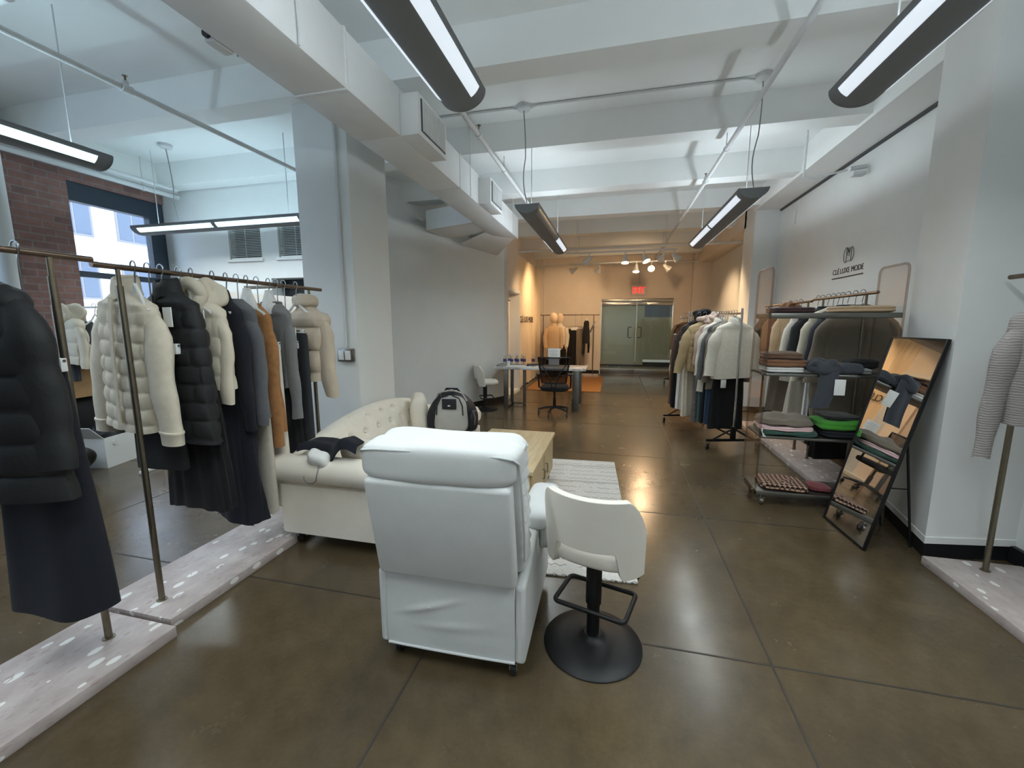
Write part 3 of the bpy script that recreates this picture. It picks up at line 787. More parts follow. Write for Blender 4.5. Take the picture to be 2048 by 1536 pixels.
pp = [(-0.328, -0.1, 1.03), (-0.31, -0.124, 1.042), (-0.26, -0.131, 1.05), (-0.1, -0.137, 1.054), (0.1, -0.137, 1.054), (0.27, -0.131, 1.05), (0.318, -0.124, 1.042), (0.338, -0.1, 1.02), (0.343, -0.09, 0.95), (0.342, -0.045, 0.82), (0.341, 0.0, 0.68), (0.335, 0.04, 0.54)]
MB().tube(pp, 0.005, 8).build('piping', 'piping', rec)
for x, y in ((-0.27, 0.05), (0.29, 0.03), (-0.27, 0.64), (0.28, 0.64)): caster(rec, x, y, 0, 0.029)
MB().box((-0.35, 0.02, 0.15), (-0.318, 0.08, 0.2), 0.006).build('power_box', 'black_plastic', rec)
MB().tube([(-0.33, 0.06, 0.19), (-0.3, 0.05, 0.24), (-0.28, 0.03, 0.27)], 0.004, 6).build('cord', 'black_plastic', rec)

# ------------------------------------------------------------------ bar stools
def bar_stool(label, loc, rz):
    t = thing('bar_stool', label, 'bar stool', loc, rz, 'white bucket bar stools')
    MB().lathe([(0.235, 0.0), (0.236, 0.006), (0.228, 0.013), (0.15, 0.026), (0.075, 0.04), (0.045, 0.052), (0.04, 0.06), (0, 0.06)], n=64).build('base_plate', 'black_metal', t)
    q = MB(); q.cyl((0, 0, 0.05), (0, 0, 0.26), 0.03, 24); q.cyl((0, 0, 0.22), (0, 0, 0.47), 0.037, 24); q.build('pole', 'black_metal', t)
    lp = []
    for cx_, cy_, a0 in ((0.145, 0.12, 0), (-0.145, 0.12, 90), (-0.145, -0.06, 180), (0.145, -0.06, 270)):
        for i in range(5):
            a = math.radians(a0 + 90 * i / 4); lp.append((cx_ + 0.025 * math.cos(a), cy_ + 0.025 * math.sin(a), 0.225 + 0.15 * (cy_ - 0.03) * 0))
    MB().tube(lp, 0.0115, 10, True).build('footrest', 'black_metal', t)
    MB().soft((0, 0.05, 0.5), (0.42, 0.38, 0.1), 3.0, 14).build('seat', 'stool_fabric', t)
    def shell(u, v):
        th = math.radians(-74 + 148 * u)
        s_ = math.sin(th); ab = abs(u - 0.5) * 2
        # lower edge has a wide cut-out over the seat
        cut = 0.5 + 0.5 * math.tanh((ab - 0.5) * 26)
        zb = 0.575 - 0.13 * cut + 0.02 * max(0, ab - 0.8)
        zt = 0.815 - 0.16 * max(0.0, (ab - 0.62) / 0.38) ** 1.6
        z = zb + (zt - zb) * v
        r = 0.245 + 0.03 * (z - 0.5)
        rr_ = r - 0.0 * cut
        return (rr_ * s_ * 1.0, -r * 0.86 * math.cos(th) + 0.03 - 0.07 * (z - 0.55), z)
    b_ = MB().grid(shell, 80, 16, 0.034).build('backrest', 'stool_fabric', t, 60)
    bv = b_.modifiers.new('bevel', 'BEVEL'); bv.width = 0.012; bv.segments = 3; bv.limit_method = 'ANGLE'; bv.angle_limit = math.radians(50)
    MB().tube([(0.08, 0.02, 0.46), (0.17, 0.0, 0.43), (0.21, -0.01, 0.41)], 0.005, 6).build('lever', 'black_metal', t)
    return t
bar_stool('white upholstered bar stool on a round black base beside the white recliner', (-0.055, 1.87, 0), -0.27)
bar_stool('white bar stool on a black base standing left of the marble desk', (-2.24, 7.1, 0), -1.15)

# ------------------------------------------------------------------ tufted sofa
so = thing('sofa', 'cream button-tufted sofa with rolled arms and a curved back', 'sofa', (-1.8, 3.25, 0))
SL = 0.98     # half length
def top_z(y):
    t_ = max(0.0, 1 - (abs(y - 0.15) / 1.05) ** 2.0)
    return 0.63 + 0.19 * t_
rings = []
ny = 150
for i in range(ny + 1):
    y = -SL + 0.04 + (2 * SL - 0.08) * i / ny
    tz = top_z(y); ring = []
    pts = [(-0.36, 0.12), (-0.37, 0.3), (-0.39, tz - 0.14), (-0.415, tz - 0.06), (-0.40, tz - 0.015), (-0.36, tz), (-0.30, tz - 0.008), (-0.26, tz - 0.04)]
    for k_ in range(1, 31):
        f = k_ / 30; pts.append((-0.26 + 0.14 * f, tz - 0.04 - (tz - 0.04 - 0.36) * f))
    pts += [(-0.12, 0.2), (-0.12, 0.12)]
    for (x, z) in pts:
        if x > -0.3 and z > 0.3:
            row = (z - 0.42) / 0.11; cc = y / 0.2 + 0.5 * (round(row) % 2)
            d2 = math.hypot((cc - round(cc)) * 0.2, (row - round(row)) * 0.11)
            x -= 0.04 * math.exp(-(d2 / 0.026) ** 2)
        ring.append(Vector((x, y, z)))
    rings.append(ring)
MB().loft(rings).build('backrest', 'sofa_fabric', so, 60)
for r_, z in ((0, 0.42), (1, 0.53), (2, 0.64)):
    for c_ in range(-4, 5):
        y = (c_ - 0.5 * (r_ % 2)) * 0.2
        if abs(y) > 0.8 or z > top_z(y) - 0.07: continue
        tz = top_z(y); f = (tz - 0.04 - z) / (tz - 0.04 - 0.36)
        MB().soft((-0.26 + 0.14 * f - 0.018, y, z), (0.024, 0.026, 0.026), 2, 4).build('button', 'sofa_fabric', so)
MB().box((-0.36, -SL + 0.06, 0.1), (0.42, SL - 0.06, 0.3), 0.02).build('base', 'sofa_fabric', so)
MB().soft((0.16, 0, 0.36), (0.62, 1.66, 0.17), 6, 14, 0.01, 4).build('seat_cushion', 'sofa_fabric', so)
for s_, nm in ((-1, 0), (1, 1)):
    am = MB()
    def P_(dy, z): return (s_ * (SL - 0.02) + s_ * dy, z)
    prof = [P_(-0.12, 0.1), P_(0.0, 0.1), P_(0.0, 0.45)]
    for i in range(15):
        a = math.radians(-110 + 260 * i / 14) 
        prof.append(P_(-0.03 + 0.095 * math.cos(a), 0.565 + 0.095 * math.sin(a)))
    prof.append(P_(-0.12, 0.45))
    R_ = []
    for x in (-0.42, -0.40, -0.2, 0.1, 0.36, 0.40, 0.41):
        k_ = 0.97 if x in (-0.42, 0.41) else 1.0
        ring = []
        for a, b2 in prof:
            roll = b2 > 0.47
            xx = x * (1.04 if roll else 1.0) - (0.02 if roll else 0)
            ring.append(Vector((xx if not (roll and x > 0.3) else xx - 0.02, s_ * (SL - 0.06) + (a - s_ * (SL - 0.06)) * k_, 0.35 + (b2 - 0.35) * k_)))
        R_.append(ring)
    am.loft(R_); ao = am.build('arm', 'sofa_fabric', so, 55)
    MB().lathe([(0.0, 0), (0.06, 0.0), (0.05, 0.012), (0.0, 0.016)], (0.405, s_ * (SL - 0.05), 0.565), 24, (0, PI / 2, 0)).build('scroll', 'sofa_fabric', ao)
    for x in (-0.34, 0.36):
        MB().lathe([(0.02, 0), (0.03, 0.02), (0.028, 0.05), (0.018, 0.06), (0.034, 0.085), (0.034, 0.105), (0, 0.105)], (x, s_ * (SL - 0.09), 0), 20).build('foot', 'dark_wood', so)
cu_ = tag(MB().soft((0, 0, 0), (0.4, 0.17, 0.4), 3.4, 14, 0.02, 6, 3).build('throw_pillow', 'sofa_fabric'), 'cream throw pillow propped at the far end of the sofa beside the backpack', 'pillow', 'cream throw pillows')
cu_.location = (-1.93, 3.85, 0.64); cu_.rotation_euler = (0.0, 0.0, 2.02)
cu2 = tag(MB().soft((0, 0, 0), (0.42, 0.17, 0.34), 3.0, 14, 0.02, 6, 7).build('throw_pillow', 'sofa_fabric'), 'cream throw pillow lying against the near rolled arm under the navy top', 'pillow', 'cream throw pillows')
cu2.location = (-1.64, 2.5, 0.6); cu2.rotation_euler = (0.5, 0.12, 0.05)

# navy top thrown over the near arm, with its padded hanger
def drape(u, v):
    x = -2.06 + 0.46 * u; 
    w0, w1 = 2.285, 2.5 - 0.2 * abs(u - 0.45)
    y = w0 + (w1 - w0) * v + 0.03 * math.sin(u * 6)
    crest = 0.725 + 0.05 * math.exp(-((u - 0.75) / 0.25) ** 2) + 0.02 * math.sin(u * 9)
    z = crest - 0.9 * max(0, 0.32 - v) ** 2 * (0.5 + 0.8 * math.exp(-((u - 0.5) / 0.2) ** 2)) + 0.016 * noise.noise(Vector((x * 9, y * 9, 2)))
    return (x, y, z + 0.012)
tag(MB().grid(drape, 36, 24, 0.012).build('shirt', 'navy_cloth'), 'dark navy top thrown over the near arm of the sofa', 'clothing')
hg = thing('clothes_hanger', 'white padded hanger lying on the near sofa arm with its hook hanging down', 'hanger', (-1.87, 2.27, 0.67), 0.1)
MB().soft((0, 0, 0.0), (0.15, 0.09, 0.09), 3.2, 10, 0.014, 14, 3, (0.4, 0.25, 0)).build('pad', 'white_cloth', hg)
MB().tube([(0.02, -0.04, -0.03), (0.02, -0.06, -0.07), (0.015, -0.068, -0.1)] + [(-0.03 + 0.045 * math.cos(a), -0.07, -0.115 + 0.04 * math.sin(a)) for a in [math.radians(q) for q in (10, -30, -75, -120, -165, -195)]], 0.003, 8).build('hook', 'steel', hg)

# backpack on the sofa
bk = thing('backpack', 'navy and grey backpack standing on the far end of the sofa', 'backpack', (-1.55, 3.77, 0.44), 0.12)
MB().soft((0, 0.06, 0.2), (0.48, 0.3, 0.46), 3.0, 18, 0.03, 5, 4, None, lambda w, q: Vector((w.x * (1 - 0.25 * max(0, q.z)), w.y, w.z))).build('body', 'pack_navy', bk)
MB().soft((0.03, -0.07, 0.235), (0.31, 0.16, 0.36), 4, 16, 0.01, 6, 1, None, lambda w, q: Vector((w.x * (1 - 0.16 * q.z), w.y, w.z))).build('front_pocket', 'pack_grey', bk)
MB().box((-0.04, -0.158, 0.3), (0.1, -0.146, 0.4), 0.004).build('patch', 'pack_navy', bk)
MB().soft((0.03, -0.16, 0.335), (0.03, 0.006, 0.014), 2, 6).build('emblem', 'white_plastic', bk)
MB().box((-0.05, -0.155, 0.055), (0.1, -0.13, 0.085), 0.008).build('base_notch', 'pack_navy', bk)
for s_ in (-1, 1):
    MB().tube([(0.03 + s_ * 0.13, -0.142, 0.24), (0.03 + s_ * 0.125, -0.14, 0.33), (0.03 + s_ * 0.09, -0.125, 0.405), (0.03 + s_ * 0.02, -0.11, 0.425)], 0.006, 6).build('zipper', 'black_plastic', bk)
MB().tube([(-0.15, 0.0, 0.36), (-0.1, -0.04, 0.44), (0.03, -0.05, 0.47), (0.13, -0.04, 0.44), (0.17, -0.02, 0.36)], 0.013, 8, False, True, 0.6).build('strap', 'pack_grey', bk)
MB().tube([(-0.08, 0.06, 0.42), (-0.05, 0.05, 0.465), (0.06, 0.05, 0.465), (0.09, 0.06, 0.42)], 0.012, 8).build('top_handle', 'pack_navy', bk)
MB().soft((0.225, 0.02, 0.16), (0.08, 0.2, 0.2), 3, 8).build('side_pocket', 'pack_navy', bk)
MB().tube([(0.24, -0.08, 0.28), (0.262, -0.06, 0.2), (0.25, -0.06, 0.13)], 0.006, 6).build('buckle', 'steel', bk)

# ------------------------------------------------------------------ coffee table and rug
ru = tag(MB().box((-0.8, -1.11, 0.001), (0.68, 1.11, 0.014), 0.004).build('area_rug', 'berber_rug'), 'white woven area rug with grey rows under the oak coffee table', 'rug')
ru.location = (-0.56, 3.46, 0); ru.rotation_euler = (0, 0, 0.062)
ct = thing('coffee_table', 'pale oak coffee table cabinet standing on the white rug', 'coffee table', (-0.87, 3.43, 0.0))
MB().box((-0.33, -0.58, 0.445), (0.33, 0.58, 0.475), 0.004).build('tabletop', 'pale_oak', ct)
MB().box((-0.315, -0.565, 0.1), (0.3, 0.565, 0.445), 0.003).build('body', 'pale_oak', ct)
for y in (-0.28, 0.28):
    d1 = MB().box((0.3, y - 0.255, 0.125), (0.316, y + 0.255, 0.43), 0.003).build('door', 'fluted_oak', ct)
    hy = y + (0.2 if y < 0 else -0.2)
    q = MB(); q.tube([(0.316, hy, 0.24), (0.336, hy, 0.24), (0.336, hy, 0.32), (0.316, hy, 0.32)], 0.005, 8); q.build('handle', 'brass_dull', d1)
for x in (-0.28, 0.27):
    for y in (-0.52, 0.52): MB().cyl((x, y, 0.014), (x, y, 0.1), 0.014, 12, 0.02).build('leg', 'black_metal', ct)

# ------------------------------------------------------------------ marble desk
dk = thing('desk', 'white marble-topped desk on flat steel legs', 'desk', (-1.31, 7.8, 0))
MB().box((-0.82, -0.5, 0.715), (0.85, 0.15, 0.755), 0.004).build('desktop', 'marble', dk)
q = MB(); q.box((0.62, -0.5, 0.0), (0.74, -0.47, 0.715), 0.002); q.build('leg', 'brushed_steel', dk)
q = MB(); q.box((0.62, 0.1, 0.0), (0.74, 0.13, 0.715), 0.002); q.build('leg', 'brushed_steel', dk)
MB().box((0.62, -0.47, 0.0), (0.74, 0.1, 0.02)).build('foot_bar', 'brushed_steel', dk)
for (x, y) in ((-0.6, -0.46), (-0.54, -0.18), (-0.3, -0.17)):
    MB().box((x - 0.04, y - 0.015, 0.0), (x + 0.04 if x < -0.55 else x + 0.02, y + 0.015, 0.715), 0.002).build('leg', 'brushed_steel', dk)
q = MB(); q.box((-0.6, -0.46, 0.02), (-0.54, -0.18, 0.05)); q.box((-0.58, -0.195, 0.02), (-0.28, -0.165, 0.05)); q.build('foot_bar', 'brushed_steel', dk)

# office chair
oc = thing('office_chair', 'black mesh-backed office chair on castors in front of the desk', 'office chair', (-0.96, 7.0, 0), 0.05)
for i in range(5):
    a = math.radians(90 + 72 * i + 20)
    c_, s_ = math.cos(a), math.sin(a)
    MB().tube([(0.03 * c_, 0.03 * s_, 0.12), (0.15 * c_, 0.15 * s_, 0.11), (0.28 * c_, 0.28 * s_, 0.075)], [0.024, 0.02, 0.013], 8).build('base_leg', 'black_plastic', oc)
    caster(oc, 0.27 * c_, 0.27 * s_, 0, 0.028, 'black_plastic', False)
MB().cyl((0, 0, 0.1), (0, 0, 0.28), 0.028, 16).build('gas_lift', 'black_metal', oc); MB().cyl((0, 0, 0.26), (0, 0, 0.42), 0.018, 16).build('piston', 'black_metal', oc)
MB().soft((0, 0.03, 0.455), (0.48, 0.46, 0.1), 4, 12).build('seat', 'black_cloth', oc)
def bk_pt(u, v):   # back mesh, u across, v up
    w = 0.2 + 0.06 * v
    x = (u - 0.5) * 2 * w
    return (x, -0.2 - 0.1 * v ** 1.5 * 0.6 - 0.05 * math.cos((u - 0.5) * PI) + 0.04, 0.56 + 0.43 * v)
MB().grid(bk_pt, 12, 12, 0.006).build('back_mesh', 'mesh_fabric', oc)
fr_ = [bk_pt(0, i / 8) for i in range(9)] + [bk_pt(i / 8, 1) for i in range(1, 9)] + [bk_pt(1, 1 - i / 8) for i in range(1, 9)] + [bk_pt(1 - i / 8, 0) for i in range(1, 8)]
MB().tube(fr_, 0.014, 8, True).build('back_frame', 'black_plastic', oc)
q = MB()
for s_ in (-1, 1): q.tube([(0.02 * s_, -0.18, 0.44), (0.05 * s_, -0.25, 0.6), (0.1 * s_, -0.25, 0.72), (0.2 * s_, -0.2, 0.87)], 0.009, 8)
q.tube([(0, 0.0, 0.4), (0, -0.16, 0.42), (0, -0.2, 0.5)], 0.022, 8); q.build('back_support', 'black_plastic', oc)
for s_ in (-1, 1):
    MB().tube([(0.2 * s_, 0.02, 0.43), (0.27 * s_, 0.02, 0.46), (0.275 * s_, 0.0, 0.6), (0.27 * s_, -0.02, 0.68)], 0.016, 8).build('arm_post', 'black_plastic', oc)
    MB().box((0.27 * s_ - 0.04, -0.13, 0.675), (0.27 * s_ + 0.04, 0.13, 0.7), 0.012).build('armrest', 'black_plastic', oc)

# things on the desk
def bottle(label, x, y, lime=False):
    t = thing('water_bottle', label, 'bottle', (x, y, 0.755), 0, 'water bottles on the desk')
    MB().lathe([(0.0, 0), (0.03, 0), (0.032, 0.01), (0.031, 0.07), (0.032, 0.13), (0.024, 0.165), (0.013, 0.185), (0.013, 0.195), (0, 0.195)], n=20).build('body', 'plastic_clear', t)
    MB().lathe([(0.0325, 0.065), (0.0325, 0.115)], n=20).build('label', 'bottle_label', t)
    MB().lathe([(0.014, 0.193), (0.014, 0.21), (0, 0.21)], n=16).build('cap', 'bottle_lime' if lime else 'white_plastic', t)
bl_ = ['water bottle at the left end of the row on the desk', 'water bottle second from the left in the desk row', 'water bottle third from the left in the desk row', 'water bottle in the middle of the desk row', 'water bottle fourth from the right in the desk row', 'water bottle third from the right in the desk row', 'water bottle second from the right in the desk row']
for i, (x, y) in enumerate(((-2.03, 7.72), (-1.96, 7.84), (-1.9, 7.74), (-1.84, 7.86), (-1.78, 7.74), (-1.72, 7.86), (-1.66, 7.78))): bottle(bl_[i], x, y)
bottle('water bottle with a lime cap at the right end of the desk row', -1.5, 7.86, True)
cp_ = tag(MB().lathe([(0, 0), (0.026, 0), (0.034, 0.085), (0.032, 0.085), (0.025, 0.004), (0, 0.004)], n=20).build('paper_cup', 'white_card'), 'white cup on the desk before the bottles', 'cup'); cp_.location = (-1.93, 7.62, 0.755)
for i, (x, y, w, d, z, rz, m_, lb) in enumerate(((-1.72, 7.5, 0.42, 0.28, 0.0, 0.05, 'paper', 'wide white paper sheets lying on the left of the desk'), (-1.45, 7.62, 0.28, 0.21, 0.0, 0.4, 'paper', 'white brochure under the dark magazines on the desk'), (-1.42, 7.66, 0.26, 0.2, 0.012, 0.7, 'magazine_dark', 'dark magazine in the middle of the small desk stack'), (-1.45, 7.68, 0.27, 0.2, 0.024, 0.2, 'magazine_dark', 'dark magazine on top of the small desk stack'))):
    o = tag(MB().box((-w / 2, -d / 2, 0), (w / 2, d / 2, 0.011), 0.002).build('paper_stack' if m_ == 'paper' else 'magazine', m_), lb, 'paper' if m_ == 'paper' else 'magazine')
    o.location = (x, y, 0.7555 + z); o.rotation_euler = (0, 0, rz)
kc = thing('key_clip', 'small metal clip lying at the left end of the desk', 'clip', (-2.07, 7.5, 0.757), 0.5)
q = MB(); q.tube([(-0.06, 0, 0.012), (0, 0.01, 0.03), (0.07, 0, 0.045)], 0.006, 6); q.tube([(-0.06, 0, 0.006), (0.0, -0.02, 0.006), (0.06, -0.02, 0.006)], 0.005, 6); q.build('clip_body', 'grille_dark', kc)
sg = thing('desk_sign', 'small white printed sign in a stand on the desk behind the office chair', 'sign', (-1.09, 7.8, 0.755), 0.0)
MB().box((-0.115, -0.004, 0.165), (0.115, 0.004, 0.325), 0.002).build('card', 'white_card', sg)
MB().box((-0.1, -0.04, 0.0), (0.1, 0.04, 0.012), 0.004).build('stand_base', 'plastic_clear', sg); MB().box((-0.1, -0.005, 0.01), (0.1, 0.003, 0.17)).build('stand_plate', 'white_card', sg)
q = MB()
for z, w in ((0.29, 0.06), (0.265, 0.085), (0.24, 0.05), (0.215, 0.075), (0.19, 0.06)): q.box((-w, -0.0048, z - 0.002), (w, -0.004, z + 0.002))
q.build('print_lines', 'print_grey', sg)
o = tag(MB().box((-0.86, -1.4, 0.001), (0.86, 1.4, 0.012), 0.003).build('area_rug', 'jute'), 'brown woven jute rug in front of the far clothes rack', 'rug'); o.location = (-1.12, 10.88, 0)
# ------------------------------------------------------------------ clothes and hangers
def interp(keys, z):
    for (z0, a0), (z1, a1) in zip(keys, keys[1:]):
        if z1 <= z <= z0:
            f = (z0 - z) / max(1e-6, z0 - z1)
            f = f * f * (3 - 2 * f) if len(a0) > 2 else f
            return tuple(p + (q - p) * f for p, q in zip(a0, a1))
    return keys[-1][1]
def garment_body(L, sh, chest, hem, d, fold, k, quilt, n, seed, neck=0.068, step=0.02, pleat=False):
    keys = [(0.0, (neck, 0.045)), (-0.018, (neck + 0.03, 0.05)), (-0.045, (sh * 0.74, 0.055)), (-0.07, (sh * 0.95, 0.056)), (-0.1, (sh + 0.008, d * 0.85)),
            (-0.22, (chest, d)), (-L * 0.6, ((chest + hem) / 2, d * 1.0)), (-L, (hem, d * 1.08))]
    zs = [0, -0.009, -0.018, -0.03, -0.045, -0.058, -0.07, -0.085, -0.1]
    z = -0.1
    while z > -L + step * 0.6:
        z -= step; zs.append(max(z, -L))
    if zs[-1] > -L: zs.append(-L)
    rings = []
    for z in zs:
        a, b = interp(keys, z)
        t_ = max(0.0, (-z - 0.15) / max(0.1, L - 0.15))
        ring = []
        for j in range(n):
            th = 2 * PI * j / n
            c, s_ = math.cos(th), math.sin(th)
            x = a * math.copysign(abs(c) ** 0.8, c); y = b * math.copysign(abs(s_) ** 0.8, s_)
            f = fold * t_ ** 0.8 * (math.sin(k * th + seed + 1.3 * math.sin(z * 5 + seed)) + 0.5 * math.sin((k * 2 + 1) * th + seed * 2 + z * 3))
            f += 0.004 * noise.noise(Vector((x * 12 + seed, y * 12, z * 9)))
            zz = z + (0.01 * math.sin(2 * th + seed) * t_)
            if quilt and z < -0.05:
                bw, bh, dp = quilt
                r_ = -z / bh; ri = math.floor(r_)
                pf = abs(math.sin(PI * (r_ - ri))) ** 0.32
                if bw:
                    cx_ = x / bw + 0.5 * (ri % 2) + 0.25 * (ri % 3 == 1)
                    pf *= 0.3 + 0.7 * abs(math.sin(PI * (cx_ - math.floor(cx_)))) ** 0.35
                y += math.copysign(dp * (pf - 0.3), s_) * min(1, abs(s_) * 2.2)
                x += math.copysign(dp * 0.45 * (pf - 0.3), c) * (1 - min(1, abs(s_) * 2.2))
            ring.append(Vector((x * (1 + f * 2.2), y * (1 + f * (4 if b < 0.08 else 3)) + f * 0.4, zz)))
        rings.append(ring)
    return rings
def garment(name, label, cat, loc, rz, m, L, sh=0.2, chest=0.215, hem=0.235, d=0.052, fold=0.03, k=6, sleeve=0.58, spread=0.05, sr=(0.066, 0.046),
            collar=None, quilt=None, sleeve_m=None, cuff=False, placket=None, roll=0.0, group=None, n=56, sleeve_quilt=None, tagcard=None, fwd=0.0, neck=0.068):
    seed = random.random() * 10
    t = thing(name, label, cat, loc, rz, group)
    if roll: t.rotation_euler = (0, roll, rz)
    MB().loft(garment_body(L, sh, chest, hem, d, fold, k, quilt, 120 if quilt else n, seed, neck, 0.007 if quilt else 0.022), False).build('body', m, t, 75)
    if sleeve:
        for s_ in (-1, 1):
            S_ = []
            N = 26 if sleeve_quilt else 14
            for i in range(N + 1):
                f = i / N
                g_ = min(1.0, f / 0.22); e_ = g_ * g_ * (3 - 2 * g_)
                cx_ = sh - 0.075 + 0.07 * e_ + spread * f ** 1.1
                cy_ = -0.01 * f - fwd * f + 0.006 * math.sin(f * 7 + seed)
                cz_ = -0.088 - sleeve * f
                r_ = sr[0] * (0.62 + 0.38 * e_) + (sr[1] - sr[0]) * f + 0.0035 * math.sin(f * 17 + s_ + seed)
                if sleeve_quilt: r_ += sleeve_quilt[1] * 0.6 * (abs(math.sin(PI * f * sleeve / sleeve_quilt[0])) ** 0.5 - 0.6)
                ang = (1 - e_) * 0.95
                S_.append((Vector((s_ * cx_, cy_, cz_)), r_, ang))
            R_ = []
            for c_, r_, ang in S_:
                R_.append([c_ + Vector((s_ * r_ * math.cos(2 * PI * j / 18) * math.cos(ang), r_ * 0.62 * math.sin(2 * PI * j / 18), r_ * math.cos(2 * PI * j / 18) * math.sin(ang) * 1.0 + 0.004 * math.sin(4 * PI * j / 18 + seed))) for j in range(18)])
            path = [q_[0] for q_ in S_]
            so_ = MB().loft(R_).build('sleeve', sleeve_m or m, t, 75)
            if cuff:
                e = path[-1]; MB().loft([ell(e.x + s_ * dx_, e.y, e.z + dz_, sr[1] * k_, sr[1] * k_ * 0.64, 18) for dx_, dz_, k_ in ((0, 0.004, 1.0), (0, 0.0, 1.07), (0.002, -0.008, 1.06), (0.003, -0.014, 0.98), (0.007, -0.07, 0.94))]).build('cuff', cuff if isinstance(cuff, str) else (sleeve_m or m), so_, 60)
    if collar:
        kind, h = collar[0], collar[1]
        cm2 = collar[2] if len(collar) > 2 else m
        q = MB()
        if kind == 'stand':
            R_ = []
            for z, a in ((-0.02, neck + 0.02), (0.0, neck + 0.012), (h * 0.5, neck + 0.008), (h, neck), (h + 0.006, neck - 0.008), (h, neck - 0.016), (0.01, neck - 0.012)):
                R_.append([p + Vector((0, 0, 0.012 * math.sin(2 * PI * j / 32) - (0.012 if j in (23, 24, 25) else 0))) for j, p in enumerate(ell(0, 0, z, a, a * 0.72, 32))])
            q.loft(R_, False)
        elif kind == 'puff':
            q.soft((0, 0, h * 0.5), (neck * 3.1, neck * 2.2, h * 1.25), 2.6, 12, 0.016, 14, seed)
        elif kind == 'hood':
            q.soft((0, 0.03, h * 0.1), (0.25, 0.15, h * 1.25), 2.6, 14, 0.04, 12, seed)
            rp = [Vector((0.095 * math.cos(a_) * (1 + 0.12 * math.sin(3 * a_ + seed)), -0.035 - 0.03 * abs(math.sin(a_)), 0.015 + 0.075 * math.sin(a_))) for a_ in [2 * PI * i_ / 24 for i_ in range(24)]]
            q.tube(rp, 0.034, 10, True)
        elif kind == 'crew':
            q.tube([p for p in ell(0, -0.004, 0.0, neck + 0.006, 0.05, 24)], 0.01, 8, True)
        elif kind == 'fur':
            q.soft((0, 0, 0.02), (neck * 3.6, 0.17, h * 1.5), 2.2, 16, 0.03, 22, seed)
        q.build('hood' if kind == 'hood' else 'collar', cm2, t, 70)
    if placket:
        q = MB(); q.grid(lambda u, v: (-0.012 + 0.024 * u, -d - 0.009 - 0.012 * min(1, v * 3), -0.03 - (L - 0.05) * v), 2, 16, 0.006); q.build('placket', placket, t)
    if tagcard:
        x, z = tagcard
        MB().box((x - 0.032, -d - 0.035, z - 0.05), (x + 0.032, -d - 0.03, z + 0.05), 0.001).build('price_tag', 'white_card', t)
    return t
def bottom(name, label, cat, loc, rz, m, L, w=0.16, hem=0.22, d=0.03, hemd=0.08, fold=0.05, k=9, group=None, legs=False, band=True, yawn=0):
    """skirt or trousers hung by the waist; loc = middle of the waist"""
    seed = random.random() * 10
    t = thing(name, label, cat, loc, rz, group)
    def rings(x0, w0, w1, d0, d1):
        R_ = []
        for i in range(26):
            f = i / 25; z = -L * f
            a = w0 + (w1 - w0) * f ** 0.8; b = d0 + (d1 - d0) * f ** 0.7
            ring = []
            for j in range(56):
                th = 2 * PI * j / 56; c, s_ = math.cos(th), math.sin(th)
                q = fold * min(1, f * 2.5) * math.sin(k * th + seed + math.sin(f * 4 + seed))
                ring.append(Vector((x0 + a * math.copysign(abs(c) ** 0.8, c) * (1 + q), b * math.copysign(abs(s_) ** 0.8, s_) * (1 + 3 * q), z + 0.008 * math.sin(3 * th + seed) * f)))
            R_.append(ring)
        return R_
    if legs:
        for s_ in (-1, 1):
            MB().loft(rings(s_ * w * 0.5, w * 0.55, hem * 0.5, d, hemd)).build('trouser_leg', m, t, 75)
    else:
        MB().loft(rings(0, w, hem, d, hemd)).build('skirt_body', m, t, 75)
    MB().loft([ell(0, 0, 0.012, w * 1.01, d * 1.05, 32, 2.6), ell(0, 0, -0.03, w * 1.03, d * 1.1, 32, 2.6)], True).build('waistband', m, t)
    if band:
        MB().box((-w * 0.62, -d - 0.014, -0.03), (w * 0.62, -d - 0.008, 0.055), 0.001).build('paper_band', 'white_card', t)
    return t
def hanger(label, x, y, rodz, rz=0.0, group=None, clip=False, drop=0.1, w=0.19, padded=False):
    t = thing('clothes_hanger', label, 'hanger', (x, y, rodz), rz, group)
    hk = [(0.0, 0.02 * math.cos(a), 0.004 + 0.022 * math.sin(a)) for a in [math.radians(q) for q in range(200, -41, -30)]]
    hk = [(y_, x_, z_) for x_, y_, z_ in hk]
    hk += [(0.006, 0, -0.04), (0, 0, -drop + 0.03), (0, 0, -drop + 0.01)]
    MB().tube(hk, 0.0036, 6).build('hook', 'steel', t)
    if clip:
        q = MB(); q.cyl((-w * 0.8, 0, -drop), (w * 0.8, 0, -drop), 0.005, 8); q.build('bar', 'steel', t)
        for s_ in (-1, 1): MB().box((s_ * w * 0.7 - 0.014, -0.012, -drop - 0.045), (s_ * w * 0.7 + 0.014, 0.012, -drop + 0.01), 0.003).build('clip', 'white_plastic', t)
    else:
        q = MB(); q.tube([(-w * 0.82, 0, -drop - 0.125), (-w * 0.5, 0, -drop - 0.095), (-0.035, 0, -drop - 0.05), (0, 0, -drop + 0.012), (0.035, 0, -drop - 0.05), (w * 0.5, 0, -drop - 0.095), (w * 0.82, 0, -drop - 0.125)], 0.009, 8); q.build('arms', 'white_plastic', t)
        if padded:
            MB().loft([ell(0, 0, -drop + 0.045, 0.028, 0.02, 24), ell(0, 0, -drop + 0.02, 0.034, 0.024, 24), ell(0, 0, -drop - 0.05, 0.07, 0.04, 24), ell(0, 0, -drop - 0.12, 0.1, 0.042, 24)]).build('neck_cover', 'white_cloth', t)
    return t
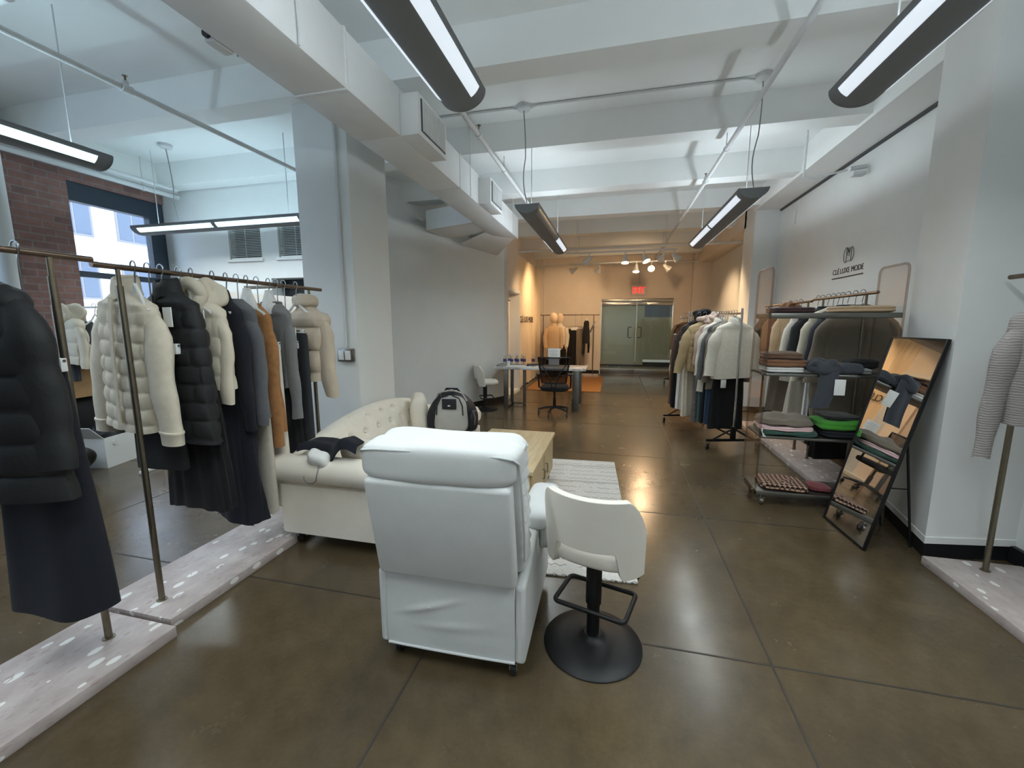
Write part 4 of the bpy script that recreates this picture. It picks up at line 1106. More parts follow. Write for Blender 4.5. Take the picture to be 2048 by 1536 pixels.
# fixed racks on terrazzo plinths
def plinth(label, lo, hi):
    o = MB().box((lo[0], lo[1], 0.0), (hi[0], hi[1], 0.055), 0.003).build('plinth', 'terrazzo')
    return tag(o, label, 'plinth', 'terrazzo plinths')
def wall_rack(label, x, poles, y0, y1, z, neckz=0.09, m='bronze', m2='brass_dull', r=0.0145):
    t = thing('clothes_rack', label, 'clothes rack', (x, poles[0], 0.0555), 0, 'brass rail racks on plinths')
    yb = poles[0]
    MB().cyl((0, y0 - yb, z - 0.0555), (0, y1 - yb, z - 0.0555), 0.0135, 16).build('rail', m, t)
    for p in poles:
        q = MB(); q.cyl((0, p - yb, 0), (0, p - yb, z - 0.0555 - neckz), r, 18); po = q.build('pole', m2, t)
        MB().cyl((0, p - yb, z - 0.0555 - neckz - 0.005), (0, p - yb, z - 0.0555 - 0.006), r * 0.7, 14).build('pole_neck', m2, po)
        MB().lathe([(r * 1.7, 0), (r * 1.7, 0.003), (r, 0.005), (0, 0.005)], (0, p - yb, 0), 20).build('foot_ring', m2, po)
    return t
plinth('terrazzo plinth nearest the camera at the left', (-2.6, -0.6), (-2.08, 1.425))
plinth('terrazzo plinth at the left running up to the sofa', (-2.68, 1.455), (-2.155, 3.24))
plinth('terrazzo plinth at the right edge before the near right rack', (1.985, 1.1), (2.5, 3.06))
plinth('terrazzo plinth along the right wall behind the glass-sided trolley', (1.895, 4.2), (2.36, 6.9))
RX = -2.36
wall_rack('brass clothes rack nearest the camera at the left with black clothes', -2.32, (-0.2, 1.29), -0.4, 1.44, 1.84)
tb = wall_rack('brass clothes rack at the left running from the terrazzo seam to the left pier', RX, (1.565, 2.88), 1.46, 3.02, 1.825, 0.09)
MB().box((-0.5, 2.76 - 1.565, 1.825 - 0.0555 + 0.0), (-0.1, 2.8 - 1.565, 1.825 - 0.0555 + 0.022), 0.004).build('cross_bar', 'brass_dull', tb)
wall_rack('brass clothes rack at the right edge of the view with a ribbed grey jumper', 2.24, (2.95, 1.3), 1.1, 3.11, 1.81, 0.09)
wall_rack('brass clothes rack on the right wall, nearer one behind the glass-sided trolley', 2.13, (4.32, 5.1), 4.16, 5.32, 1.8, 0.09)
wall_rack('brass clothes rack on the right wall, farther one left of the wall sign', 2.13, (5.45, 6.7), 5.36, 6.85, 1.785, 0.09)

NK = 1.725
# front rack: black puffer over long skirt
hanger('white hanger carrying the black puffer jacket at the left edge', -2.32, 1.06, 1.853, 0.15)
garment('puffer_jacket', 'black puffer jacket at the left edge of the view', 'jacket', (-2.4, 1.08, 1.74), 0.1, 'puffer_black', 0.88, 0.23, 0.29, 0.32, 0.08, 0.02, 5, 0.66, 0.07, (0.105, 0.075), ('stand', 0.06), (0, 0.13, 0.024), sleeve_quilt=(0.13, 0.014))
hanger('clip hanger carrying the long navy skirt at the left edge', -2.32, 1.19, 1.853, 0.1, None, True, 0.45)
bottom('skirt', 'long dark navy skirt hanging below the black puffer jacket at the left edge', 'skirt', (-2.36, 1.19, 1.36), 0.1, 'navy_cloth', 1.06, 0.17, 0.23, 0.035, 0.1, 0.03, 5, band=False)
garment('jumper', 'dark knitted jumper beside the black puffer at the left edge', 'jumper', (-2.36, 0.72, 1.73), 0.1, 'off_black_cloth', 0.8, 0.22, 0.24, 0.25, 0.06)
hanger('white hanger carrying the dark jumper at the left edge', -2.32, 0.72, 1.853, 0.1)

# long left rack, from the camera end
LB = lambda y: 1.838
hanger('white hanger carrying the cream quilted jacket on the left rack', RX, 1.635, LB(0), -0.1, None, False, 0.1, 0.1)
garment('quilted_jacket', 'cream jacket with a quilted front and knit sleeves on the left rack', 'jacket', (-2.47, 1.665, NK - 0.01), -0.1, 'cream_cloth', 0.72, 0.205, 0.2, 0.21, 0.06, 0.01, 4, 0.62, 0.07, (0.086, 0.068), ('stand', 0.075), (0.1, 0.085, 0.02), 'cream_cloth', True, 'cream_cloth', 0.06)
hanger('clip hanger carrying the black skirt behind the cream quilted jacket', RX, 1.7, LB(0), 0, None, True, 0.4)
bottom('skirt', 'black knee skirt hanging below the cream quilted jacket on the left rack', 'skirt', (-2.43, 1.71, 1.4), 0, 'black_cloth', 0.64, 0.15, 0.17, 0.03, 0.045, 0.02, 4, band=False)
hanger('white hanger carrying the black quilted gilet on the left rack', RX, 1.765, LB(0), 0.05)
garment('quilted_gilet', 'long black quilted gilet on the left rack behind the cream quilted jacket', 'jacket', (-2.36, 1.79, NK), -0.1, 'puffer_black', 0.83, 0.2, 0.24, 0.26, 0.06, 0.012, 5, 0, 0.05, (0.06, 0.05), ('stand', 0.06), (0.13, 0.1, 0.024), placket='puffer_black', tagcard=(0.13, -0.14))
hanger('clip hanger carrying the pleated black skirt on the left rack', RX, 1.86, LB(0), 0, None, True, 0.5)
bottom('skirt', 'long pleated black skirt below the black quilted gilet on the left rack', 'skirt', (-2.37, 1.865, 1.3), 0, 'black_cloth', 0.83, 0.16, 0.235, 0.035, 0.06, 0.045, 14, band=False)
hanger('white hanger carrying the cream hooded gilet on the left rack', RX, 1.93, LB(0), -0.2)
garment('hooded_gilet', 'cream hooded padded jacket on the left rack between black clothes', 'jacket', (-2.36, 1.965, NK - 0.03), -0.15, 'puffer_cream', 0.52, 0.19, 0.205, 0.205, 0.055, 0.01, 5, 0.52, 0.0, (0.058, 0.046), ('hood', 0.14), (0.12, 0.11, 0.012), tagcard=(0.14, -0.12))
hanger('white padded hanger carrying the black long coat on the left rack', RX, 2.06, LB(0), -0.2, None, False, 0.1, 0.19, True)
garment('long_dress', 'long dark navy dress on the left rack with its hem near the plinth', 'dress', (-2.36, 2.09, NK - 0.02), -0.2, 'navy_cloth', 1.42, 0.19, 0.19, 0.2, 0.055, 0.05, 5, 0.72, 0.02, (0.062, 0.045), ('stand', 0.04))
hanger('white hanger carrying the grey cardigan behind the long navy dress', RX, 2.15, LB(0), -0.2)
garment('cardigan', 'grey knit cardigan directly behind the long navy dress on the left rack', 'cardigan', (-2.35, 2.175, NK - 0.02), -0.2, 'mid_grey_cloth', 0.75, 0.2, 0.21, 0.215, 0.055, 0.03, 5, 0.7, 0.02)
hanger('clip hanger carrying the pale grey trousers on the left rack', RX, 2.225, LB(0), 0, None, True, 0.42)
bottom('trousers', 'pale grey wide trousers hanging before the camel cardigan', 'trousers', (-2.36, 2.24, 1.38), -0.15, 'stone_cloth', 1.1, 0.16, 0.2, 0.028, 0.035, 0.02, 3, legs=True, band=False)
hanger('white padded hanger carrying the camel cardigan on the left rack', RX, 2.3, LB(0), -0.2, None, False, 0.1, 0.19, True)
garment('cardigan', 'camel brown cable-knit cardigan on the left rack', 'cardigan', (-2.37, 2.33, NK - 0.05), -0.25, 'camel_cloth', 0.86, 0.19, 0.2, 0.2, 0.055, 0.05, 6, 0.86, 0.0, (0.06, 0.05), ('crew', 0.02))
hanger('clip hanger carrying the ivory trousers on the left rack', RX, 2.38, LB(0), 0, None, True, 0.42)
bottom('trousers', 'long ivory trousers behind the camel cardigan on the left rack', 'trousers', (-2.36, 2.39, 1.38), -0.2, 'ivory_cloth', 1.12, 0.16, 0.19, 0.028, 0.035, 0.02, 3, legs=True, band=False)
hanger('white padded hanger showing in the neck of the grey buttoned cardigan', RX, 2.48, LB(0), -0.2, None, False, 0.1, 0.19, True)
garment('cardigan', 'grey fine-knit buttoned cardigan on the left rack over a black skirt', 'cardigan', (-2.37, 2.51, NK - 0.03), -0.3, 'grey_cloth', 0.6, 0.195, 0.205, 0.2, 0.05, 0.055, 6, 0.72, 0.03, (0.058, 0.046), ('crew', 0.02), placket='mid_grey_cloth', neck=0.08)
hanger('clip hanger carrying the black skirt below the grey buttoned cardigan', RX, 2.55, LB(0), 0, None, True, 0.42)
bottom('skirt', 'long black skirt below the grey buttoned cardigan on the left rack', 'skirt', (-2.38, 2.555, 1.38), -0.2, 'black_cloth', 1.1, 0.15, 0.19, 0.028, 0.05, 0.04, 7, band=False)
hanger('clip hanger carrying the charcoal trousers with a white band', RX, 2.62, LB(0), 0, None, True, 0.34)
bottom('trousers', 'charcoal trousers with a white paper band beside the beige puffer jacket', 'trousers', (-2.3, 2.62, 1.47), -0.3, 'charcoal_cloth', 1.2, 0.14, 0.16, 0.028, 0.035, 0.02, 3, legs=True)
hanger('white hanger carrying the beige puffer jacket at the end of the left rack', RX, 2.74, LB(0), -0.2)
garment('puffer_jacket', 'short beige puffer jacket at the pier end of the left rack', 'jacket', (-2.33, 2.8, NK - 0.04), -0.3, 'puffer_beige', 0.56, 0.2, 0.225, 0.21, 0.085, 0.008, 3, 0.6, 0.07, (0.082, 0.066), ('puff', 0.085), (0, 0.165, 0.055), sleeve_quilt=(0.2, 0.014))

# ------------------------------------------------------------------ rolling racks on the right
def rolling_rack(label, loc, rz, L, H=1.72, hw=0.33):
    t = thing('rolling_rack', label, 'clothes rack', loc, rz, 'black and chrome rolling racks')
    for y in (0.0, L):
        MB().cyl((0, y, 0.1), (0, y, H), 0.0135, 14).build('post', 'chrome', t)
        q = MB(); q.box((-hw, y - 0.015, 0.095), (hw, y + 0.015, 0.125), 0.004)
        for s_ in (-1, 1): q.tube([(s_ * hw * 0.75, y, 0.12), (s_ * 0.04, y, 0.235)], 0.012, 8)
        q.box((-0.03, y - 0.018, 0.12), (0.03, y + 0.018, 0.28), 0.006)
        q.build('base_bar', 'black_metal', t)
        for s_ in (-1, 1): caster(t, s_ * (hw - 0.015), y, 0, 0.034)
    MB().cyl((0, -0.01, H - 0.06), (0, L + 0.01, H - 0.06), 0.012, 14).build('rail', 'chrome', t)
    MB().cyl((0, 0, 0.16), (0, L, 0.16), 0.011, 12).build('lower_rail', 'black_metal', t)
    return t
RR = 0.255
ra = Vector((1.47, 5.5, 0)); rd = Vector((-math.sin(RR), math.cos(RR), 0))
rolling_rack('chrome and black rolling rack full of clothes at the right of the aisle', ra, RR, 1.42)
def on_rack(s_, dx=0.0): 
    p = ra + rd * s_ + Vector((math.cos(RR), math.sin(RR), 0)) * dx
    return p
def rk(s_, z, dx=0.0):
    p = on_rack(s_, dx); return (p.x, p.y, z)
RZ = 1.673
tops = [
 (0.14, 'cropped_jacket', 'cream cropped jacket nearest the chrome post of the rolling rack', 'jacket', 'ivory_cloth', dict(L=0.7, sh=0.22, chest=0.24, hem=0.25, d=0.06, fold=0.015, k=4, sleeve=0.58, spread=0.07, sr=(0.09, 0.068), collar=('stand', 0.05), tagcard=(-0.14, -0.76))),
 (0.27, 'long_coat', 'taupe coat behind the cream cropped jacket on the rolling rack', 'coat', 'taupe_cloth', dict(L=0.86, sh=0.21, chest=0.22, hem=0.23, sleeve=0.68, spread=0.06)),
 (0.38, 'cardigan', 'dark grey cardigan between two coats on the rolling rack', 'cardigan', 'mid_grey_cloth', dict(L=0.75, sh=0.21, chest=0.225, hem=0.23, sleeve=0.66, spread=0.09)),
 (0.5, 'long_coat', 'pale stone coat on the rolling rack left of the grey cardigan', 'coat', 'ivory_cloth', dict(L=0.92, sh=0.205, chest=0.22, hem=0.235, sleeve=0.62, spread=0.05, sr=(0.07, 0.055), collar=('stand', 0.04))),
 (0.64, 'fur_jacket', 'pinkish fur-collared jacket on the rolling rack behind the pale stone coat', 'jacket', 'fur_pink', dict(L=0.6, sh=0.2, chest=0.21, hem=0.2, sleeve=0.5, spread=0.03, collar=('fur', 0.13, 'fur_pink'))),
 (0.78, 'puffer_jacket', 'tan quilted puffer jacket on the rolling rack above a grey fur skirt', 'jacket', 'puffer_tan', dict(L=0.68, sh=0.215, chest=0.235, hem=0.215, d=0.075, fold=0.008, sleeve=0.62, spread=0.13, sr=(0.085, 0.062), collar=('puff', 0.07, 'fur_pink'), quilt=(0.1, 0.085, 0.016), sleeve_quilt=(0.085, 0.01))),
 (1.0, 'hooded_jacket', 'black hooded jacket on the rolling rack behind the tan puffer jacket', 'jacket', 'puffer_black', dict(L=0.5, sh=0.2, chest=0.22, hem=0.22, sleeve=0.4, spread=0.05, collar=('hood', 0.16))),
 (1.2, 'jacket', 'dark brown jacket at the far end of the rolling rack', 'jacket', 'dark_brown_cloth', dict(L=0.66, sh=0.21, chest=0.23, hem=0.23, sleeve=0.6, spread=0.09)),
]
for s_, nm, lb, cat, m_, kw in tops:
    p = on_rack(s_, -0.07 if nm == 'puffer_jacket' else 0.0)
    hanger('white hanger carrying the ' + lb.split(' on the')[0].split(' nearest')[0].split(' behind')[0].split(' between')[0].split(' at the')[0] + ' of the rolling rack', p.x, p.y, RZ, RR)
    garment(nm, lb, cat, (p.x, p.y, RZ - 0.105 + (0.06 if 'hooded' in nm else 0)), RR, m_, **kw)
bots = [
 (0.2, 'skirt', 'long black skirt below the cream cropped jacket on the rolling rack', 'skirt', 'black_cloth', dict(L=0.84, w=0.17, hem=0.22, hemd=0.05), 1.05),
 (0.33, 'trousers', 'dark navy trousers on the rolling rack behind the black skirt', 'trousers', 'blue_cloth', dict(L=0.82, w=0.19, hem=0.24, legs=True, hemd=0.05), 1.05),
 (0.45, 'skirt', 'second black skirt on the rolling rack beside the teal trousers', 'skirt', 'black_cloth', dict(L=0.8, w=0.18, hem=0.2, hemd=0.045), 1.02),
 (0.57, 'trousers', 'teal trousers showing between black skirts on the rolling rack', 'trousers', 'teal_cloth', dict(L=0.84, w=0.18, hem=0.2, legs=True, hemd=0.04), 1.05),
 (0.72, 'skirt', 'long grey fur skirt below the tan puffer jacket on the rolling rack', 'skirt', 'grey_fur', dict(L=0.82, w=0.16, hem=0.21, hemd=0.06, fold=0.03), 1.0),
 (0.88, 'trousers', 'cream trousers on the rolling rack left of the grey fur skirt', 'trousers', 'cream_cloth', dict(L=0.98, w=0.17, hem=0.2, legs=True, hemd=0.035), 1.2),
 (1.1, 'trousers', 'white trousers with a paper band on the rolling rack', 'trousers', 'white_cloth', dict(L=1.0, w=0.16, hem=0.2, legs=True, hemd=0.035), 1.28),
 (1.27, 'trousers', 'black trousers with a paper band on the rolling rack', 'trousers', 'black_cloth', dict(L=1.02, w=0.16, hem=0.2, legs=True, hemd=0.035), 1.29),
 (1.37, 'trousers', 'brown trousers with a paper band at the far end of the rolling rack', 'trousers', 'brown_cloth', dict(L=1.05, w=0.16, hem=0.2, legs=True, hemd=0.035), 1.36),
]
for s_, nm, lb, cat, m_, kw, z in bots:
    p = on_rack(s_, -0.1 if s_ > 0.8 else 0.0)
    hanger('clip hanger carrying the ' + lb.split(' on the')[0].split(' below')[0].split(' with')[0].split(' showing')[0] + ' of the rolling rack', p.x, p.y, RZ, RR, None, True, RZ - z - 0.02)
    bottom(nm, lb, cat, (p.x, p.y, z), RR, m_, band=z > 1.25, **kw)
rolling_rack('second rolling rack deeper in the warm lit area behind the first', (1.62, 9.9, 0), 0.0, 1.4)
for i, (y, m_, lb) in enumerate(((10.1, 'brown_cloth', 'brown coat at the front of the second rolling rack'), (10.5, 'dark_brown_cloth', 'dark brown coat in the middle of the second rolling rack'), (10.9, 'taupe_cloth', 'taupe coat at the back of the second rolling rack'))):
    garment('long_coat', lb, 'coat', (1.62, y, 1.57), 0.05, m_, 1.05)
    hanger('white hanger of the ' + lb, 1.62, y, RZ, 0.05)

# ------------------------------------------------------------------ right wall racks
WZ = 1.812
wt = [
 (4.38, 'long_coat', 'long taupe coat nearest the pier on the right wall rack', 'coat', 'taupe_cloth', dict(L=1.16, sh=0.24, chest=0.3, hem=0.3, d=0.075, fold=0.05, k=5, sleeve=0.62, spread=0.1, sr=(0.09, 0.07))),
 (4.62, 'jumper', 'navy jumper on the right wall rack left of the long taupe coat', 'jumper', 'slate_cloth', dict(L=0.66, sh=0.22, chest=0.25, hem=0.25, sleeve=0.6, spread=0.08, collar=('crew', 0.02))),
 (4.8, 'cardigan', 'cream cardigan on the right wall rack behind the navy jumper', 'cardigan', 'cream_cloth', dict(L=0.74, sh=0.22, chest=0.25, hem=0.25, sleeve=0.66, spread=0.09)),
 (5.0, 'jumper', 'wide charcoal jumper on the right wall rack over a white trouser leg', 'jumper', 'charcoal_cloth', dict(L=0.68, sh=0.24, chest=0.28, hem=0.28, sleeve=0.55, spread=0.08, collar=('crew', 0.02))),
 (5.22, 'jacket', 'cream long-sleeved jacket on the right wall rack behind the charcoal jumper', 'jacket', 'ivory_cloth', dict(L=0.8, sh=0.23, chest=0.27, hem=0.28, sleeve=0.66, spread=0.1)),
 (5.65, 'jacket', 'beige jacket at the near end of the farther right wall rack', 'jacket', 'sand_cloth', dict(L=0.78, sh=0.22, chest=0.25, hem=0.26, sleeve=0.6)),
 (5.95, 'fur_jacket', 'brown fur jacket in the middle of the farther right wall rack', 'jacket', 'rust_cloth', dict(L=0.74, sh=0.23, chest=0.26, hem=0.26, sleeve=0.58, collar=('fur', 0.1))),
 (6.3, 'jacket', 'dark jacket at the far end of the farther right wall rack', 'jacket', 'dark_brown_cloth', dict(L=0.8, sh=0.22, chest=0.25, hem=0.25, sleeve=0.6)),
]
for y, nm, lb, cat, m_, kw in wt:
    hanger('hanger of the ' + lb, 2.13, y, WZ - (0.015 if y > 5.35 else 0), 0.05)
    garment(nm, lb, cat, (2.13, y + 0.02, WZ - 0.105), 0.05, m_, **kw)
wbm = [
 (4.5, 'skirt', 'long black skirt behind the taupe coat on the right wall rack', 'black_cloth', dict(L=0.95, w=0.16, hem=0.24, hemd=0.05), 1.2),
 (4.72, 'trousers', 'black trousers with a paper band on the right wall rack', 'black_cloth', dict(L=1.1, w=0.17, hem=0.22, legs=True, hemd=0.04), 1.42),
 (4.9, 'trousers', 'white trousers on the right wall rack beside the black trousers', 'white_cloth', dict(L=0.85, w=0.16, hem=0.2, legs=True, hemd=0.035), 1.15),
 (5.12, 'skirt', 'pale grey skirt below the charcoal jumper on the right wall rack', 'stone_cloth', dict(L=0.72, w=0.2, hem=0.28, hemd=0.06, fold=0.03), 1.2),
 (5.8, 'skirt', 'taupe skirt on the farther right wall rack', 'taupe_cloth', dict(L=0.75, w=0.18, hem=0.24, hemd=0.06), 1.2),
]
for y, nm, lb, m_, kw, z in wbm:
    hanger('hanger of the ' + lb, 2.13, y, WZ - (0.015 if y > 5.35 else 0), 0.03, None, True, WZ - z - 0.035)
    bottom(nm, lb, nm, (2.13, y, z), 0.03, m_, band=z > 1.35, **kw)
# near right rack
hanger('white hanger carrying the ribbed grey jumper at the right edge', 2.24, 2.62, 1.824, 0.05)
garment('jumper', 'ribbed grey jumper at the right edge of the view', 'jumper', (2.17, 2.64, 1.66), 0.05, 'ribbed_knit', 0.62, 0.235, 0.25, 0.22, 0.07, 0.012, 4, 0.72, 0.06, (0.07, 0.036), ('crew', 0.02))
hanger('white hanger carrying the dark jacket at the right edge', 2.24, 2.4, 1.824, 0.05)
garment('jacket', 'dark charcoal jacket beside the ribbed grey jumper at the right edge', 'jacket', (2.29, 2.36, 1.66), 0.05, 'charcoal_cloth', 0.75, 0.17, 0.18, 0.18, 0.06, sleeve=0.7, spread=-0.02, sr=(0.055, 0.045))

# ------------------------------------------------------------------ rack in the left bay with boxes below
t = thing('clothes_rail', 'thin white metal rail with jackets before the brick wall', 'clothes rack', (-6.1, 3.35, 0))
for x in (0.0, 1.35): MB().cyl((x, 0, 0.03), (x, 0, 1.76), 0.011, 10).build('post', 'white_plastic', t)
MB().cyl((0, 0, 1.73), (1.35, 0, 1.73), 0.011, 10).build('rail', 'white_plastic', t)
for x in (0.0, 1.35): MB().box((x - 0.015, -0.25, 0.0), (x + 0.015, 0.25, 0.03), 0.006).build('foot', 'white_plastic', t)
garment('hooded_jacket', 'cream hooded jacket on the white rail before the brick wall', 'jacket', (-5.46, 3.14, 1.64), -0.3, 'puffer_cream', 0.5, 0.22, 0.24, 0.22, 0.07, sleeve=0.45, spread=0.06, collar=('hood', 0.16), quilt=(0, 0.14, 0.02))
hanger('white hanger carrying the cream hooded jacket of the white rail', -5.46, 3.35, 1.744, PI / 2)
garment('jacket', 'black jacket on the white rail before the brick wall', 'jacket', (-5.72, 3.42, 1.58), -0.7, 'black_cloth', 0.48, 0.2, 0.21, 0.21, sleeve=0.4, tagcard=(0.05, -0.2))
hanger('white hanger carrying the black jacket of the white rail', -5.72, 3.35, 1.744, PI / 2)
bottom('trousers', 'small grey trousers on the white rail before the brick wall', 'trousers', (-5.66, 3.22, 1.4), -0.4, 'slate_cloth', 0.45, 0.1, 0.11, 0.03, 0.03, legs=True)
hanger('clip hanger carrying the small grey trousers of the white rail', -5.66, 3.35, 1.744, PI / 2, None, True, 0.34)
def open_box(name, label, loc, rz, w, d, h, m, cat='box'):
    t = thing(name, label, cat, loc, rz)
    q = MB(); T_ = 0.008
    q.box((-w / 2, -d / 2, 0), (w / 2, d / 2, T_)); q.box((-w / 2, -d / 2, T_), (-w / 2 + T_, d / 2, h)); q.box((w / 2 - T_, -d / 2, T_), (w / 2, d / 2, h))
    q.box((-w / 2 + T_, -d / 2, T_), (w / 2 - T_, -d / 2 + T_, h)); q.box((-w / 2 + T_, d / 2 - T_, T_), (w / 2 - T_, d / 2, h)); q.build('carton', m, t)
    for s_ in (-1, 1):
        MB().box((-w / 2, s_ * d / 2 - 0.003, h), (w / 2, s_ * d / 2 + 0.003, h + d * 0.42), 0, 2, (s_ * -0.75, 0, 0), (0, s_ * d / 2, h)).build('flap', m, t)
    return t
b1 = open_box('storage_box', 'white open storage carton on the floor of the left bay', (-5.5, 3.36, 0), 0.25, 0.3, 0.48, 0.33, 'white_card')
q = MB(); q.lathe([(0.03, 0), (0.03, 0.006), (0, 0.006)], (0.151, -0.12, 0.26), 16, (0, PI / 2, 0)); q.build('button_seal', 'white_plastic', b1)
tag(MB().soft((-5.5, 3.38, 0.32), (0.25, 0.4, 0.24), 2.5, 12, 0.07, 9, 3).build('garment_bag', 'black_plastic'), 'crumpled dark plastic bag inside the white storage carton', 'bag')
b2_ = open_box('cardboard_box', 'brown cardboard box standing on the dark sack in the left bay', (-5.9, 3.32, 0.75), 0.1, 0.42, 0.36, 0.36, 'cardboard')
tag(MB().soft((-5.93, 3.32, 0.37), (0.46, 0.46, 0.74), 5, 12, 0.03, 5, 5).build('sack', 'black_cloth'), 'dark sack under the brown cardboard box in the left bay', 'bag')
tag(MB().soft((-5.35, 2.82, 0.16), (0.5, 0.42, 0.32), 2.6, 12, 0.08, 7, 8).build('garment_bag', 'black_plastic'), 'black plastic bag on the floor left of the white storage carton', 'bag')
# ------------------------------------------------------------------ glass-sided trolley
CX0, CX1, CY0, CY1 = 1.205, 2.12, 3.77, 4.13
tr = thing('display_trolley', 'glass-sided display trolley with four steel shelves of folded clothes', 'trolley', (CX0, CY0, 0))
W_, D_ = CX1 - CX0, CY1 - CY0
SH = (0.135, 0.615, 1.14, 1.625)
for i, z in enumerate(SH):
    th_ = 0.04 if i in (0, 3) else 0.022
    MB().box((0.014, 0, z - th_), (W_ - 0.014, D_, z), 0.003).build('shelf', 'brushed_steel', tr)
for x0, x1 in ((0.0, 0.018), (W_ - 0.018, W_)):
    r_ = 0.05; top = 1.99; pl = [(0.0, 0.1), (D_, 0.1)]
    pl += [(D_ - r_ + r_ * math.cos(a), top - r_ + r_ * math.sin(a)) for a in [math.radians(q) for q in (0, 30, 60, 90)]]
    pl += [(r_ + r_ * math.cos(a), top - r_ + r_ * math.sin(a)) for a in [math.radians(q) for q in (90, 120, 150, 180)]]
    sp_ = MB().prism(pl, x0, x1, 'x').build('side_panel', 'acrylic', tr)
    MB().tube([(x0 + 0.009, a, b) for a, b in pl], 0.0098, 6, True).build('panel_edge', 'acrylic_edge', sp_)
for z in SH:
    for y in (0.05, D_ - 0.05):
        for x in (-0.003, W_ + 0.003): MB().cyl((x - 0.004, y, z - 0.01), (x + 0.004, y, z - 0.01), 0.011, 14).build('bolt', 'chrome', tr)
for x in (0.07, W_ - 0.07):
    for y in (0.04, D_ - 0.04): caster(tr, x, y, 0, 0.033, 'brushed_steel')

def folded(name, label, cat, c, size, m, rz=0.0, amp=0.012, p=5.0, seed=0, group=None, fold_lines=2):
    w, d, h = size
    def fn(v, q):
        v = v.copy()
        if abs(q.x) > 0.6 or q.y < -0.6:   # layered edge
            k_ = 0.5 + 0.5 * math.cos(2 * PI * fold_lines * (v.z / h + 0.5))
            v.x -= math.copysign(0.005, v.x) * k_; v.y += 0.006 * k_ if q.y < -0.6 else 0
        return v
    o = MB().soft((0, 0, h / 2), size, p, 14, amp, 9, seed, None, fn).build(name, m, None, 60)
    tag(o, label, cat, group); o.location = c; o.rotation_euler = (0, 0, rz)
    return o
yc = 3.95
S4, S3, S2, S1 = 1.627, 1.142, 0.617, 0.137
folded('folded_jumper', 'burgundy folded jumper on the top shelf of the trolley', 'jumper', (1.41, yc, S4), (0.3, 0.3, 0.05), 'burgundy_cloth', 0.03, 0.008, 5, 1, 'folded clothes on the trolley')
folded('folded_jumper', 'sand coloured folded jumper at the right end of the top trolley shelf', 'jumper', (1.91, yc, S4), (0.38, 0.3, 0.055), 'sand_cloth', -0.02, 0.008, 6, 2, 'folded clothes on the trolley')
folded('folded_jumper', 'white folded top at the bottom of the brown pile on the trolley', 'jumper', (1.385, yc, S3), (0.28, 0.28, 0.045), 'white_cloth', 0.0, 0.006, 7, 3, 'folded clothes on the trolley')
folded('folded_jumper', 'rust brown folded jumper in the middle of the pile on the trolley', 'jumper', (1.39, yc, S3 + 0.043), (0.3, 0.28, 0.07), 'rust_cloth', 0.04, 0.01, 5, 4, 'folded clothes on the trolley')
folded('folded_jumper', 'camel brown folded jumper on top of the pile on the trolley', 'jumper', (1.38, yc, S3 + 0.11), (0.28, 0.27, 0.055), 'brown_cloth', -0.03, 0.01, 5, 5, 'folded clothes on the trolley')
sc = thing('scarf', 'dark grey scarf with a large white tag draped over a trolley shelf', 'scarf', (1.68, 3.86, S3 + 0.003), 0.0)
MB().soft((-0.03, -0.02, 0.055), (0.24, 0.24, 0.11), 2.6, 16, 0.04, 14, 6).build('bundle', 'slate_cloth', sc)
MB().grid(lambda u, v: (-0.02 + 0.13 * (u - 0.5) - 0.06 * v * v, -0.105 - 0.02 * math.sin(min(1, v * 2) * PI / 2) + 0.006 * math.sin(u * 9), 0.07 - 0.34 * v), 10, 16, 0.01).build('tail', 'slate_cloth', sc)
MB().box((0.01, -0.142, -0.16), (0.085, -0.138, -0.035), 0.001).build('price_tag', 'white_card', sc)
MB().soft((0.13, 0.0, 0.04), (0.2, 0.2, 0.07), 3, 10, 0.03, 12, 9).build('fold', 'slate_cloth', sc)
folded('folded_scarf', 'grey striped folded scarf right of the dark grey scarf on the trolley', 'scarf', (1.88, 3.93, S3), (0.22, 0.26, 0.04), 'grey_cloth', 0.2, 0.014, 4, 8, 'folded clothes on the trolley')
folded('folded_jumper', 'black folded jumper at the right end of the second trolley shelf', 'jumper', (1.98, 4.02, S3 + 0.036), (0.22, 0.18, 0.07), 'black_cloth', 0.0, 0.02, 4, 9, 'folded clothes on the trolley')
folded('folded_scarf', 'dark green folded shawl at the bottom of the pile on the third trolley shelf', 'scarf', (1.45, 3.94, S2), (0.44, 0.33, 0.042), 'deep_green_cloth', -0.04, 0.016, 5, 10, 'folded clothes on the trolley', 3)
pk = folded('folded_scarf', 'pink checked folded scarf between green and taupe on the third trolley shelf', 'scarf', (1.43, 3.94, S2 + 0.038), (0.4, 0.31, 0.035), 'pink_cloth', 0.03, 0.016, 5, 11, 'folded clothes on the trolley', 2)
q = MB()
for i in range(9): q.tube([(-0.195, -0.14 + i * 0.006, 0.015), (-0.205, -0.16 + i * 0.004, -0.005), (-0.2 + 0.003 * i, -0.167, -0.04 - 0.004 * (i % 3))], 0.002, 5)
q.build('fringe', 'white_cloth', pk)
folded('folded_scarf', 'taupe crumpled shawl on top of the pile on the third trolley shelf', 'scarf', (1.44, 3.95, S2 + 0.072), (0.42, 0.3, 0.075), 'taupe_cloth', -0.05, 0.045, 3, 12, 'folded clothes on the trolley')
folded('folded_jumper', 'navy folded jumper under the bright green one on the trolley', 'jumper', (1.83, 3.94, S2), (0.28, 0.3, 0.06), 'navy_cloth', 0.0, 0.01, 5, 13, 'folded clothes on the trolley')
folded('folded_jumper', 'bright green folded jumper on the third trolley shelf', 'jumper', (1.82, 3.94, S2 + 0.057), (0.31, 0.3, 0.09), 'green_cloth', 0.05, 0.02, 4, 14, 'folded clothes on the trolley')
